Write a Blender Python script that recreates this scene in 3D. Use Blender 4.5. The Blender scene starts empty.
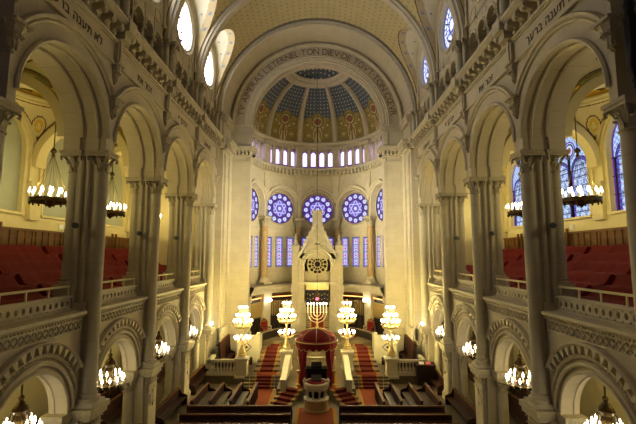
import bpy, bmesh, math, random
from math import sin, cos, pi, sqrt, radians, atan2, hypot
random.seed(7)
C = bpy.context.scene.collection
sc = bpy.context.scene
# ------------------------------------------------------------------ helpers
class MB:
    def __init__(s): s.v=[]; s.f=[]; s.m=[]; s.uv=[]
    def add(s, vs, fs, mi=0, uv=None):
        b=len(s.v); s.v+=[tuple(p) for p in vs]; s.uv+=(uv if uv else [(0.,0.)]*len(vs))
        for i,f in enumerate(fs):
            s.f.append(tuple(b+j for j in f)); s.m.append(mi[i] if isinstance(mi,(list,tuple)) else mi)
    def box(s,x0,x1,y0,y1,z0,z1,mi=0):
        s.add([(x0,y0,z0),(x1,y0,z0),(x1,y1,z0),(x0,y1,z0),(x0,y0,z1),(x1,y0,z1),(x1,y1,z1),(x0,y1,z1)],
              [(0,3,2,1),(4,5,6,7),(0,1,5,4),(1,2,6,5),(2,3,7,6),(3,0,4,7)],mi)
    def lathe(s,prof,cx=0,cy=0,n=20,mi=0,rf=None,a0=0,a1=2*pi,cap=True):
        full=abs(a1-a0-2*pi)<1e-6; m=n if full else n+1; vs=[]
        for r,z in prof:
            for i in range(m):
                a=a0+(a1-a0)*i/n; q=r*(rf(a,z) if rf else 1); vs.append((cx+q*cos(a),cy+q*sin(a),z))
        fs=[]
        for k in range(len(prof)-1):
            for i in range(n):
                j=(i+1)%m if full else i+1
                fs.append((k*m+i,k*m+j,(k+1)*m+j,(k+1)*m+i))
        if full and cap:
            fs.append(tuple(range(m-1,-1,-1))); fs.append(tuple((len(prof)-1)*m+i for i in range(m)))
        s.add(vs,fs,mi)
    def tube(s,pts,r,n=6,mi=0):
        from mathutils import Vector
        P=[Vector(p) for p in pts]; vs=[]
        for i,p in enumerate(P):
            t=(P[min(i+1,len(P)-1)]-P[max(i-1,0)]).normalized()
            u=t.orthogonal().normalized() if i==0 else (u-t*u.dot(t)).normalized()
            w=t.cross(u); rr=r[i] if isinstance(r,(list,tuple)) else r
            for k in range(n):
                a=2*pi*k/n; vs.append(p+u*rr*cos(a)+w*rr*sin(a))
        fs=[(i*n+k,i*n+(k+1)%n,(i+1)*n+(k+1)%n,(i+1)*n+k) for i in range(len(P)-1) for k in range(n)]
        fs+=[tuple(range(n-1,-1,-1)),tuple((len(P)-1)*n+k for k in range(n))]
        s.add(vs,fs,mi)
    def sphere(s,c,r,n=10,sz=1,mi=0):
        h=n//2
        s.lathe([(max(r*sin(pi*k/h),1e-4),c[2]-r*sz*cos(pi*k/h)) for k in range(h+1)],c[0],c[1],n,mi,cap=False)
    def arc(s,prof,cz,M,a0=0,a1=pi,n=40,mi=0,closed=True):
        # prof: (radius, offset) swept about (0,cz); M maps (u,z,offset) to the place
        vs=[];k=len(prof);full=abs(a1-a0-2*pi)<1e-6; m=n if full else n+1
        for i in range(m):
            a=a0+(a1-a0)*i/n
            for r,o in prof: vs.append(M(r*cos(a),cz+r*sin(a),o))
        fs=[]
        for i in range(n):
            j=(i+1)%m if full else i+1
            for q in range(k if closed else k-1):
                p=(q+1)%k; fs.append((i*k+q,i*k+p,j*k+p,j*k+q))
        if closed and not full: fs+=[tuple(range(k)),tuple(n*k+q for q in range(k-1,-1,-1))]
        s.add(vs,fs,mi)
    def prism(s,poly,M,d0,d1,mi=0):
        n=len(poly); vs=[M(u,z,d0) for u,z in poly]+[M(u,z,d1) for u,z in poly]
        s.add(vs,[tuple(range(n)),tuple(range(2*n-1,n-1,-1))]+[(i,(i+1)%n,n+(i+1)%n,n+i) for i in range(n)],mi)
    def archwall(s,M,o0,o1,uL,uR,z0,z1,r,cz,n=32,mi=0,c=0.,ends=True):
        # wall slab with a round-headed opening that is open at its foot
        pts=[(c+r,z0)]+[(c+r*cos(pi*i/n),cz+r*sin(pi*i/n)) for i in range(n+1)]+[(c-r,z0)]
        if cz<=z0+1e-6: pts=pts[1:-1]
        for o in (o0,o1):
            for i in range(len(pts)-1):
                a,b=pts[i],pts[i+1]
                if abs(a[0]-b[0])<1e-7: continue
                s.add([M(a[0],a[1],o),M(b[0],b[1],o),M(b[0],z1,o),M(a[0],z1,o)],[(0,1,2,3)],mi)
            for ua,ub in ((uL,c-r),(c+r,uR)):
                if ub-ua>1e-4: s.add([M(ua,z0,o),M(ub,z0,o),M(ub,z1,o),M(ua,z1,o)],[(0,1,2,3)],mi)
        vs=[M(u,z,o) for u,z in pts for o in (o0,o1)]
        s.add(vs,[(2*i,2*i+1,2*i+3,2*i+2) for i in range(len(pts)-1)],mi)
        s.add([M(uL,z1,o0),M(uR,z1,o0),M(uR,z1,o1),M(uL,z1,o1)],[(0,1,2,3)],mi)
        if ends:
            for u in (uL,uR): s.add([M(u,z0,o0),M(u,z1,o0),M(u,z1,o1),M(u,z0,o1)],[(0,1,2,3)],mi)
            for ua,ub in ((uL,c-r),(c+r,uR)): s.add([M(ua,z0,o0),M(ub,z0,o0),M(ub,z0,o1),M(ua,z0,o1)],[(0,1,2,3)],mi)
    def build(s,name,mats,parent=None,origin=(0,0,0),loc=None,rot=0,smooth=True):
        me=bpy.data.meshes.new(name); ox,oy,oz=origin
        me.from_pydata([(x-ox,y-oy,z-oz) for x,y,z in s.v],[],s.f)
        if not isinstance(mats,(list,tuple)): mats=[mats]
        for m in mats: me.materials.append(m)
        me.polygons.foreach_set('material_index',s.m)
        if any(u!=(0.,0.) for u in s.uv[:400]+s.uv[-400:]):
            ul=me.uv_layers.new(name='UVMap'); li=[0]*len(me.loops); me.loops.foreach_get('vertex_index',li)
            ul.data.foreach_set('uv',[c for i in li for c in s.uv[i]])
        bm=bmesh.new(); bm.from_mesh(me); bmesh.ops.remove_doubles(bm,verts=bm.verts,dist=1e-5) if len(s.v)<60000 and not me.uv_layers else None
        bmesh.ops.recalc_face_normals(bm,faces=bm.faces); bm.to_mesh(me); bm.free()
        if smooth:
            me.polygons.foreach_set('use_smooth',[True]*len(me.polygons)); me.set_sharp_from_angle(angle=radians(38))
        o=bpy.data.objects.new(name,me); C.objects.link(o)
        if parent: o.parent=parent
        if loc is not None: o.location=loc
        elif parent is None: o.location=origin
        o.rotation_euler=(0,0,rot)
        return o
def tag(o,label=None,cat=None,group=None,kind=None):
    for k,v in (('label',label),('category',cat),('group',group),('kind',kind)):
        if v: o[k]=v
    return o
def empty(name,loc,rot=0,**k):
    o=bpy.data.objects.new(name,None); C.objects.link(o); o.location=loc; o.rotation_euler=(0,0,rot); o.empty_display_size=.2
    return tag(o,**k)
def structure(o): o['kind']='structure'; return o
def kids(o): return [c for c in C.objects if c.parent==o]
KID={}
def tree(o):
    return (o,[tree(c) for c in kids(o)])
def copy_tree(t,loc=None,rot=None,parent=None,**k):
    o,ch=t; c=o.copy(); C.objects.link(c); c.parent=parent
    if loc is not None: c.location=loc
    if rot is not None: c.rotation_euler=(0,0,rot)
    tag(c,**k)
    for q in ch: copy_tree(q,parent=c)
    return c
# ------------------------------------------------------------------ materials
def lin(c): return tuple((x/12.92 if x<=.04045 else ((x+.055)/1.055)**2.4) for x in (v/255 for v in c))+(1,)
def mat(name,col,rough=.75,metal=0,emit=None,es=0,noise=.12,nscale=1.2,brick=None,bump=0,spec=.3):
    m=bpy.data.materials.new(name); m.use_nodes=True; nt=m.node_tree; b=nt.nodes['Principled BSDF']
    b.inputs['Roughness'].default_value=rough; b.inputs['Metallic'].default_value=metal
    b.inputs['Specular IOR Level'].default_value=spec
    c=lin(col); out=None
    tc=nt.nodes.new('ShaderNodeTexCoord')
    if noise:
        nz=nt.nodes.new('ShaderNodeTexNoise'); nz.inputs['Scale'].default_value=nscale; nz.inputs['Detail'].default_value=6
        nt.links.new(tc.outputs['Object'],nz.inputs['Vector'])
        mx=nt.nodes.new('ShaderNodeMix'); mx.data_type='RGBA'
        mx.inputs['A'].default_value=tuple(x*(1-noise*1.6) for x in c[:3])+(1,); mx.inputs['B'].default_value=tuple(min(1,x*(1+noise)) for x in c[:3])+(1,)
        nt.links.new(nz.outputs['Fac'],mx.inputs['Factor']); out=mx.outputs['Result']
        if bump:
            bp=nt.nodes.new('ShaderNodeBump'); bp.inputs['Strength'].default_value=bump; bp.inputs['Distance'].default_value=.03
            nt.links.new(nz.outputs['Fac'],bp.inputs['Height']); nt.links.new(bp.outputs['Normal'],b.inputs['Normal'])
    if brick:
        ax,w,h,mort=brick[:2],*brick[2:]
        sp=nt.nodes.new('ShaderNodeSeparateXYZ'); cb=nt.nodes.new('ShaderNodeCombineXYZ')
        nt.links.new(tc.outputs['Object'],sp.inputs[0])
        nt.links.new(sp.outputs[ax[0]],cb.inputs[0]); nt.links.new(sp.outputs[ax[1]],cb.inputs[1])
        br=nt.nodes.new('ShaderNodeTexBrick'); br.inputs['Scale'].default_value=1; br.inputs['Brick Width'].default_value=w; br.inputs['Row Height'].default_value=h
        br.inputs['Mortar Size'].default_value=mort; br.inputs['Mortar Smooth'].default_value=.3
        br.inputs['Color1'].default_value=(1,1,1,1); br.inputs['Color2'].default_value=(.94,.93,.91,1); br.inputs['Mortar'].default_value=(.78,.74,.68,1)
        nt.links.new(cb.outputs[0],br.inputs['Vector'])
        mm=nt.nodes.new('ShaderNodeMix'); mm.data_type='RGBA'; mm.blend_type='MULTIPLY'; mm.inputs['Factor'].default_value=1
        if out: nt.links.new(out,mm.inputs['A'])
        else: mm.inputs['A'].default_value=c
        nt.links.new(br.outputs['Color'],mm.inputs['B']); out=mm.outputs['Result']
    if out: nt.links.new(out,b.inputs['Base Color'])
    else: b.inputs['Base Color'].default_value=c
    if es:
        b.inputs['Emission Color'].default_value=lin(emit or col); b.inputs['Emission Strength'].default_value=es
    return m
STONE=(196,184,154)
M_={}
M_['side']=mat('limestone_side',STONE,brick=('Y','Z',1.3,.62,.008))
M_['front']=mat('limestone_front',STONE,brick=('X','Z',1.3,.62,.008))
M_['stone']=mat('limestone_carved',STONE,noise=.16,nscale=3)
M_['shaft']=mat('limestone_shaft',(190,180,152),brick=('X','Z',9,1.55,.01),noise=.14,nscale=2)
M_['carve']=mat('limestone_leaf',(182,170,140),noise=.3,nscale=9,bump=.5)
M_['plaster']=mat('painted_plaster',(212,198,146),noise=.08)
M_['line']=mat('painted_brown_line',(110,78,44),noise=0)
M_['gold_paint']=mat('gold_paint',(206,170,62),noise=.1)
M_['olive']=mat('olive_paint',(112,110,56),noise=.2)
M_['greygreen']=mat('grey_green_panel',(158,160,138),noise=.1,nscale=.8)
M_['vault']=mat('vault_ochre',(176,166,118),noise=.1)
M_['cream']=mat('vault_cream',(226,218,184),noise=.06)
M_['tan']=mat('vault_tan',(200,180,132),noise=.08)
M_['flower']=mat('flower_grey',(142,146,152),noise=0)
M_['slate']=mat('slate_blue_paint',(84,94,104),noise=.15)
M_['star']=mat('cream_star_paint',(196,192,166),noise=0)
M_['ochre']=mat('ochre_paint',(158,136,76),noise=.12)
M_['rose']=mat('dusty_rose_paint',(138,92,70),noise=0)
M_['pale']=mat('pale_tan_paint',(204,188,140),noise=0)
M_['wood']=mat('oak_panel',(122,84,40),noise=.3,nscale=4,rough=.5)
M_['pew']=mat('dark_pew_wood',(56,27,17),noise=.35,nscale=5,rough=.55,spec=.3)
M_['pew_edge']=mat('paler_pew_rail',(96,58,30),noise=.2,nscale=5,rough=.6,spec=.25)  # top rails get a paler brown than the pew wood
M_['dark']=mat('dark_oak',(44,32,24),noise=.3,nscale=4,rough=.5)
M_['red']=mat('red_cloth',(118,20,15),noise=.2,nscale=2,rough=.9)
M_['velvet']=mat('crimson_velvet',(128,24,22),noise=.25,nscale=3,rough=.85)
M_['carpet']=mat('rust_carpet',(132,58,22),noise=.2,nscale=6,rough=.95)
M_['carpetred']=mat('red_stair_carpet',(100,32,17),noise=.2,nscale=6,rough=.95)
M_['border']=mat('mustard_border',(168,124,40),noise=.1,nscale=6,rough=.95)
M_['floor']=mat('stone_floor_tiles',(120,106,78),brick=('X','Y',.6,.6,.012),rough=.45,noise=.18)
M_['marble']=mat('pale_marble',(206,196,164),noise=.12,nscale=2,rough=.4)
M_['gilt']=mat('gilt_metal',(214,188,116),metal=.5,rough=.35,noise=.15,nscale=8)
M_['bronze']=mat('dark_bronze',(84,66,34),metal=.7,rough=.45,noise=.25,nscale=9)
M_['iron']=mat('black_iron',(26,24,22),metal=.4,rough=.5,noise=0)
M_['candle']=mat('candle_tube',(240,228,196),noise=0)
M_['black']=mat('black_cloth_and_niche_shade',(18,16,18),noise=0,rough=.9)
M_['white']=mat('white_board',(228,226,220),noise=0)
M_['letter']=mat('painted_letter_brown',(122,100,74),noise=0)
M_['grey']=mat('grey_lamp_body',(96,98,90),noise=0)
M_['hebrew']=mat('dark_painted_letters',(70,58,44),noise=0)
M_['lead']=mat('window_lead',(22,18,30),noise=0)
M_['pipe']=mat('organ_pipe_metal',(176,150,92),metal=.6,rough=.4,noise=.1)
M_['scroll']=mat('embroidered_ark_curtain',(40,38,48),noise=.5,nscale=14)
M_['pink']=mat('pink_book',(214,110,130),noise=0)
def glow(name,col,s): return mat(name,(40,40,40),emit=col,es=s,noise=0)
M_['bulb']=glow('lit_bulb',(255,247,228),18)
M_['bulbs']=glow('lit_candle_bulb',(255,240,205),14)
M_['ruby']=glow('ruby_lamp_glass',(255,60,90),6)
M_['strip']=glow('organ_strip_light',(255,170,90),2.2)
M_['silver']=mat('polished_pale_brass',(226,214,180),metal=.5,rough=.35,noise=0)
M_['g_white']=glow('daylit_white_glass',(240,242,255),13)
M_['g_white2']=glow('skylit_pale_glass',(196,206,255),1.15)
M_['g_blue']=glow('blue_glass',(74,92,200),.5)
M_['g_purple']=glow('purple_glass',(96,34,170),.4)
M_['g_violet']=glow('violet_glass',(140,104,220),.55)
M_['g_red']=glow('red_glass',(190,40,70),.5)
M_['g_med']=glow('pale_medallion_glass',(190,196,240),.75)
M_['g_lav']=glow('white_lavender_glass',(230,205,255),1.3)
M_['g_lattice']=glow('pale_lattice_glass',(176,196,240),.75)
M_['g_aqua']=glow('grey_aqua_glass',(120,150,200),.7)
# node pattern: a grid of small dots in UV space on the vault
def dotmat(name,base,dot,su,sv,size):
    m=mat(name,base,noise=.12); nt=m.node_tree; b=nt.nodes['Principled BSDF']; src=b.inputs['Base Color'].links[0].from_socket
    uv=nt.nodes.new('ShaderNodeUVMap'); sp=nt.nodes.new('ShaderNodeSeparateXYZ'); nt.links.new(uv.outputs[0],sp.inputs[0])
    def mth(op,a,bv=None):
        n=nt.nodes.new('ShaderNodeMath'); n.operation=op
        for i,x in enumerate((a,bv)):
            if x is None: continue
            if isinstance(x,(int,float)): n.inputs[i].default_value=x
            else: nt.links.new(x,n.inputs[i])
        return n.outputs[0]
    d=[]
    for i,s in ((0,su),(1,sv)):
        f=mth('FRACT',mth('MULTIPLY',sp.outputs[i],s)); d.append(mth('POWER',mth('SUBTRACT',f,.5),2))
    mask=mth('LESS_THAN',mth('ADD',d[0],d[1]),size*size)
    mx=nt.nodes.new('ShaderNodeMix'); mx.data_type='RGBA'; nt.links.new(mask,mx.inputs['Factor']); nt.links.new(src,mx.inputs['A']); mx.inputs['B'].default_value=lin(dot)
    nt.links.new(mx.outputs['Result'],b.inputs['Base Color']); return m
M_['vaultdots']=dotmat('vault_ochre_with_stars',(186,170,120),(136,124,88),2.0,2.0,.15)
# ------------------------------------------------------------------ shared dimensions
B=5.68; Y0=10.97                      # bay length, first pier
PY=[Y0+B*k for k in range(5)]         # pier stations
BC=[Y0+B*(k+.5) for k in range(4)]    # bay centres
def Mside(u,z,o): return (o,u,z)      # arch in the y-z plane, offset outward
def Mfront(u,z,o): return (u,o,z)
SIDES=((-1,'left',pi),(1,'right',0.))
ORD=['nearest','second nearest','third','fourth','farthest']
# ------------------------------------------------------------------ ornament
def leaf(mb,cx,cy,ang,r,z,h,w,mi=0):
    P=[(0,0,1),(.02,.35,1.05),(.06,.7,.9),(.16,.95,.75),(.26,1.0,.5),(.3,.88,.25)]
    vs=[];ca,sa=cos(ang),sin(ang)
    for d,t,ww in P:
        R=r+d*h*1.5
        for sgn in (-1,1):
            for th in (0,.035):
                q=R-th-(.02 if sgn else 0); e=sgn*w*ww/2
                vs.append((cx+q*ca-e*sa,cy+q*sa+e*ca,z+t*h))
        
    fs=[]
    for i in range(len(P)-1):
        a=i*4;b=a+4
        fs+=[(a,b,b+2,a+2),(a+1,a+3,b+3,b+1),(a,a+1,b+1,b),(a+2,b+2,b+3,a+3)]
    fs+=[(0,2,3,1),tuple(len(vs)-4+k for k in (0,1,3,2))]
    mb.add(vs,fs,mi)
def capital(mb,cx,cy,z0,z1,r,half,mi=0,nl=6):
    h=z1-z0; ab=h*.26
    mb.lathe([(r*1.12,z0-.06),(r*1.2,z0-.03),(r*1.12,z0),(r*.8,z0),(r*.78,z0+h*.4),(r*.85,z1-ab-.08),(r*1.2,z1-ab)],cx,cy,18,mi)
    for k in range(nl):
        a=2*pi*k/nl; leaf(mb,cx,cy,a,r*1.02,z0,h*.42,2*pi*r/nl*.62,mi)
        leaf(mb,cx,cy,a+pi/nl,r*1.04,z0+h*.2,h*.5,2*pi*r/nl*.6,mi)
        if r>.2:
            mb.sphere((cx+r*1.42*cos(a),cy+r*1.42*sin(a),z0+h*.38),r*.2,7,.8,mi); mb.sphere((cx+r*1.5*cos(a+pi/nl),cy+r*1.5*sin(a+pi/nl),z0+h*.66),r*.22,7,.8,mi)
    for k in range(4):
        a=pi/4+k*pi/2; q=half*1.12
        mb.tube([(cx+r*1.0*cos(a),cy+r*1.0*sin(a),z0+h*.35),(cx+q*.85*cos(a),cy+q*.85*sin(a),z1-ab-.02),(cx+q*1.12*cos(a),cy+q*1.12*sin(a),z1-ab-.05),
                 (cx+q*1.1*cos(a),cy+q*1.1*sin(a),z1-ab-.16*h-.05),(cx+q*.96*cos(a),cy+q*.96*sin(a),z1-ab-.1*h-.04)],[.03,.05,.06,.05,.03],6,mi)
    mb.box(cx-half*.9,cx+half*.9,cy-half*.9,cy+half*.9,z1-ab,z1-ab*.55,mi)
    mb.box(cx-half,cx+half,cy-half,cy+half,z1-ab*.55,z1,mi)
def base(mb,cx,cy,z0,r,half,mi=0,h=.4):
    mb.box(cx-half,cx+half,cy-half,cy+half,z0,z0+h*.35,mi)
    mb.lathe([(half*.98,z0+h*.35),(half*1.0,z0+h*.45),(half*.95,z0+h*.58),(r*1.15,z0+h*.66),(r*1.12,z0+h*.78),(r*1.28,z0+h*.84),(r*1.28,z0+h*.92),(r,z0+h)],cx,cy,20,mi)
def colonnette(name,cx,cy,z0,z1,r,mat_s,mat_c,parent=None,origin=(0,0,0),half=None,ch=None):
    half=half or r*1.7; ch=ch or r*3.2
    m=MB(); base(m,cx,cy,z0,r,half,h=r*1.6); m.lathe([(r,z0+r*1.5),(r*.94,z1-ch)],cx,cy,16)
    s=m.build(name,mat_s,parent,origin)
    m=MB(); capital(m,cx,cy,z1-ch,z1,r*.94,half); c=m.build('capital',mat_c,s,origin)
    return s
# ------------------------------------------------------------------ arcade piers (things)
def make_pier():
    O=(9.3,0,0)
    root=empty('arcade_pier',(9.3,PY[0],0))
    m=MB()                                                    # lower pier
    m.box(8.95,9.95,-.72,.72,0,3.35); m.box(9.4,9.9,-.8,.8,0,3.35)
    m.box(8.72,9.2,-.5,.5,.5,2.62); m.box(8.62,9.3,-.62,.62,0,.4); m.box(8.67,9.3,-.56,.56,.4,.52)
    m.box(8.68,8.74,-.36,.36,1.9,2.35); m.box(8.66,8.74,-.045,.045,1.7,2.55)
    m.box(9.22,10.02,-1.28,1.28,0,.3)
    m.build('lower_pier',M_['side'],root,O)
    m=MB()
    for y in [-.42+.21*i for i in range(5)]:
        leaf(m,8.9,y,pi,.18,2.66,.3,.19); leaf(m,8.9,y+.1 if y<.4 else y-.1,pi,.2,2.86,.4,.17)
    for s in (-1,1):
        for a in (8.84,9.02): leaf(m,a,s*.36,s*pi/2,.16,2.66,.34,.18); leaf(m,a,s*.36,s*pi/2,.18,2.86,.42,.16)
    m.box(8.72,9.3,-.5,.5,2.62,3.32); m.box(8.68,9.3,-.54,.54,2.58,2.66)
    m.box(8.55,9.4,-.64,.64,3.3,3.5); m.box(8.48,9.5,-.7,.7,3.5,3.72)
    m.box(9.2,10.05,-1.3,1.3,3.42,3.72); m.box(9.26,9.99,-1.22,1.22,3.3,3.42)
    m.build('carved_impost',M_['carve'],root,O)
    for s in (-1,1):
        colonnette('lower_column',9.62,s*.92,.3,3.36,.24,M_['shaft'],M_['carve'],root,O,half=.34,ch=.62)
    m=MB(); base(m,9.,0,3.72,.27,.44,h=.5); m.lathe([(.275,4.2),(.27,7.3),(.265,13.08)],9.,0,24)
    sh=m.build('nave_shaft',M_['shaft'],root,O)
    m=MB(); capital(m,9.,0,13.13,13.98,.27,.47); m.build('capital',M_['carve'],sh,O)
    m=MB(); m.box(9.55,10.55,-.45,.45,7.3,7.5); m.box(9.65,10.5,-.4,.4,7.5,8.25); m.box(9.6,10.53,-.44,.44,8.25,8.36)
    m.build('pedestal',M_['stone'],root,O)
    m=MB(); base(m,10.1,0,8.36,.26,.38,h=.36); m.lathe([(.27,8.7),(.26,13.08)],10.1,0,24)
    sh=m.build('gallery_shaft',M_['shaft'],root,O)
    m=MB(); capital(m,10.1,0,13.13,13.98,.26,.47); m.build('capital',M_['carve'],sh,O)
    m=MB(); m.box(9.1,9.95,-.2,.2,3.72,13.98); m.box(9.2,9.9,-.34,.34,7.4,7.75)
    for a in (9.4,9.7):
        for s in (-1,1): m.lathe([(.1,7.75),(.1,13.4),(.15,13.55),(.16,13.75)],a,s*.22,10)
    m.box(9.3,9.8,-.36,.36,13.74,13.98)
    m.build('pier_core',M_['shaft'],root,O)
    # carved corbels and the flat strip that climbs to the vault
    for z0,z1,w in ((15.45,16.4,.3),(17.0,17.95,.24)):
        m=MB(); h=z1-z0
        m.lathe([(.05,z0),(.09,z0+.06),(.06,z0+.12),(.12,z0+.2*h),(.2,z0+.5*h),(.3,z0+.8*h),(.34,z1-.1)],8.7,0,16,rf=lambda a,z:(1+.08*cos(a*8))*w/.3)
        for k in range(5):
            a=pi/2+pi*(k+.5)/5; leaf(m,8.7,0,a,.14*w/.3,z0+.15*h,.42*h,.2*w/.3); leaf(m,8.7,0,a+.3,.24*w/.3,z0+.48*h,.42*h,.2*w/.3)
        m.box(8.7-w*1.2,8.76,-w*1.15,w*1.15,z1-.1,z1)
        m.build('carved_corbel',M_['carve'],root,O)
    m=MB(); m.box(8.5,8.74,-.2,.2,17.95,18.95); m.box(8.44,8.5,-.09,.09,17.95,18.95)
    m.box(8.2,8.8,-.26,.26,18.95,19.3); m.box(7.98,8.9,-.33,.33,19.3,19.88)
    m.build('strip',M_['side'],root,O)
    for a,y,r in ((8.42,0,.2),(8.62,-.36,.13),(8.62,.36,.13)):
        colonnette('vault_shaft',a,y,19.88,22.05,r,M_['shaft'],M_['carve'],root,O,half=r*1.6)
    m=MB(); m.box(8.55,8.9,-.45,.45,19.88,22.05); m.build('vault_pier',M_['side'],root,O)
    return root
pier=make_pier(); pt=tree(pier)
for s,side,rot in SIDES:
    for k,y in enumerate(PY):
        lab='%s clustered limestone pier of the %s arcade, counted from the camera'%(ORD[k],side)
        if k==4: lab='farthest limestone pier of the %s arcade, touching the chancel wall'%side
        if s==1 and k==0: o=pier; o.location=(9.3,y,0); tag(o,lab,'pillar','clustered piers of the arcades')
        else: copy_tree(pt,(s*9.3,y,0),rot,label=lab,cat='pillar',group='clustered piers of the arcades')
# ------------------------------------------------------------------ bays
def pair(o,ys,name_l=None,name_r=None,sides=SIDES):
    """place a bay element on both sides of the nave at each station; the element is symmetric in y"""
    first=True
    for s,side,rot in sides:
        for y in ys:
            if first: c=o; first=False
            else: c=o.copy(); C.objects.link(c)
            c.location=(0,y,0); c.rotation_euler=(0,0,rot); c['kind']='structure'
            nm=name_l if s<0 else name_r
            if nm: c.name=nm
H=B/2
m=MB(); m.archwall(Mside,8.72,9.0,-H,H,13.98,18.0,2.5,14.5,n=48); m.archwall(Mside,9.0,9.72,-H,H,13.98,18.9,2.46,14.5,n=48); m.archwall(Mside,9.72,10.4,-H,H,13.98,18.9,2.34,14.5,n=48)
m.box(8.66,9.4,-H,H,17.96,19.86)
m.archwall(Mside,9.3,9.95,-H,H,3.72,7.3,1.9,3.73,n=40)
pair(m.build('wall_left',M_['side']),BC,'wall_left','wall_right')
m=MB()                                                        # arch mouldings, upper and lower
m.arc([(2.48,8.7),(2.48,8.64),(2.56,8.6),(2.62,8.66),(2.62,8.7)],14.5,Mside,n=48)
m.arc([(2.46,8.98),(2.42,9.0),(2.4,9.06),(2.44,9.12),(2.47,9.12)],14.5,Mside,n=48)
m.arc([(2.44,9.6),(2.36,9.62),(2.34,9.72),(2.44,9.72)],14.5,Mside,n=48)
a=math.acos(H/3.36)
m.arc([(3.1,8.74),(3.1,8.64),(3.16,8.6),(3.22,8.66),(3.26,8.55),(3.36,8.52),(3.4,8.6),(3.4,8.74)],14.5,Mside,a0=a,a1=pi-a,n=48)
for i in range(60):                                           # bead course
    t=pi*(i+.5)/60; m.sphere((9.66,2.44*cos(t),14.5+2.44*sin(t)),.05,6)
LC=3.73
m.arc([(1.88,9.31),(1.88,9.24),(1.95,9.22),(2.0,9.26),(2.0,9.31)],LC,Mside,n=40)
m.arc([(1.88,9.7),(1.84,9.72),(1.84,9.8),(1.88,9.82)],LC,Mside,n=40)
m.arc([(2.14,9.31),(2.14,9.22),(2.2,9.16),(2.27,9.2),(2.3,9.31)],LC,Mside,a0=.05,a1=pi-.05,n=40)
b=math.acos(2.5/2.95)
m.arc([(2.84,9.31),(2.84,9.1),(2.9,9.04),(2.95,9.1),(2.95,9.31)],LC,Mside,a0=b,a1=pi-b,n=40)
m.arc([(2.42,9.31),(2.42,9.24),(2.52,9.2),(2.56,9.31)],LC,Mside,a0=.3,a1=pi-.3,n=40)
for i in range(44):
    t=.35+(pi-.7)*i/43; m.sphere((9.22,2.4*cos(t),LC+2.4*sin(t)),.045,6)
for i in range(15):
    t=b+.06+(pi-2*b-.12)*i/14; c,s=cos(t),sin(t)
    P=[(2.56,-.04),(2.86,-.13),(2.86,.13),(2.56,.04)]
    m.prism([(r*c-e*s,LC+r*s+e*c) for r,e in P],Mside,9.31,9.12)
pair(m.build('trim_1',M_['stone']),BC)
m=MB()                                                        # lattice frieze + gallery ledge
m.box(9.22,9.31,-2.45,2.45,6.7,6.75); m.box(9.2,9.31,-2.45,2.45,7.08,7.14)
n=17; w=4.9/n
for i in range(n):
    for s in (-1,1):
        y=-2.45+w*(i+.5); z=6.915; dy=w/2; dz=.165; t=.02
        m.add([(9.25,y-dy,z-s*dz-t),(9.25,y+dy,z+s*dz-t),(9.25,y+dy,z+s*dz+t),(9.25,y-dy,z-s*dz+t),(9.31,y-dy,z-s*dz-t),(9.31,y+dy,z+s*dz-t),(9.31,y+dy,z+s*dz+t),(9.31,y-dy,z-s*dz+t)],
              [(0,1,2,3),(0,4,5,1),(1,5,6,2),(2,6,7,3),(3,7,4,0)])
m.prism([(9.31,7.14),(9.2,7.17),(9.14,7.24),(9.06,7.27),(9.0,7.33),(9.0,7.44),(9.3,7.45),(10.4,7.45),(10.4,7.14)],lambda u,z,o:(u,o,z),-2.4,2.4)
for i in range(31): m.box(9.13,9.24,-2.4+i*.16,-2.33+i*.16,7.15,7.22)
pair(m.build('trim_2',M_['stone']),BC)
m=MB()                                                        # inscription band mouldings and bracketed cornice
for z0,z1,a in ((17.84,17.9,8.56),(17.9,17.98,8.61),(18.78,18.84,8.58),(18.84,18.94,8.5)): m.box(a,8.7,-H,H,z0,z1)
m.prism([(8.7,19.5),(8.3,19.52),(8.16,19.56),(8.1,19.64),(8.02,19.68),(8.02,19.8),(8.12,19.86),(9.0,19.88),(9.0,19.5)],lambda u,z,o:(u,o,z),-H,H)
nb=8
for i in range(nb):
    y=-2.31+i*4.62/(nb-1)
    m.prism([(8.7,19.0),(8.62,18.98),(8.55,19.08),(8.5,19.2),(8.36,19.24),(8.22,19.26),(8.16,19.36),(8.2,19.5),(8.7,19.5)],lambda u,z,o:(u,o,z),y-.13,y+.13)
    m.sphere((8.26,y,19.27),.12,8); m.sphere((8.55,y,19.08),.1,8)
pair(m.build('trim_3',M_['stone']),BC)
# triforium: four small arches on colonnettes per bay in front of a dark passage
m=MB()
for i in range(4):
    c=-1.77+1.18*i; m.archwall(Mside,8.85,9.25,c-.59,c+.59,21.5,22.7,.45,21.62,n=14,c=c,ends=False)
    m.arc([(.45,8.86),(.45,8.8),(.54,8.78),(.58,8.86)],21.62,lambda u,z,o,c=c:(o,u+c,z),n=14)
for s in (-1,1): m.box(8.85,9.25,min(s*2.36,s*H),max(s*2.36,s*H),19.86,22.7)
m.box(10.3,10.5,-H,H,18.9,22.8); m.box(8.9,10.5,-H,H,22.7,22.8); m.box(8.9,10.4,-H,H,19.8,19.9)
pair(m.build('wall_left',M_['side']),BC,'wall_left','wall_right')
cz0=empty('triforium_colonnette',(8.98,0,19.9)); colonnette('shaft',8.98,0,19.9,21.5,.12,M_['shaft'],M_['carve'],cz0,(8.98,0,19.9),half=.2,ch=.36)
ct=tree(cz0); first=True
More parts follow.
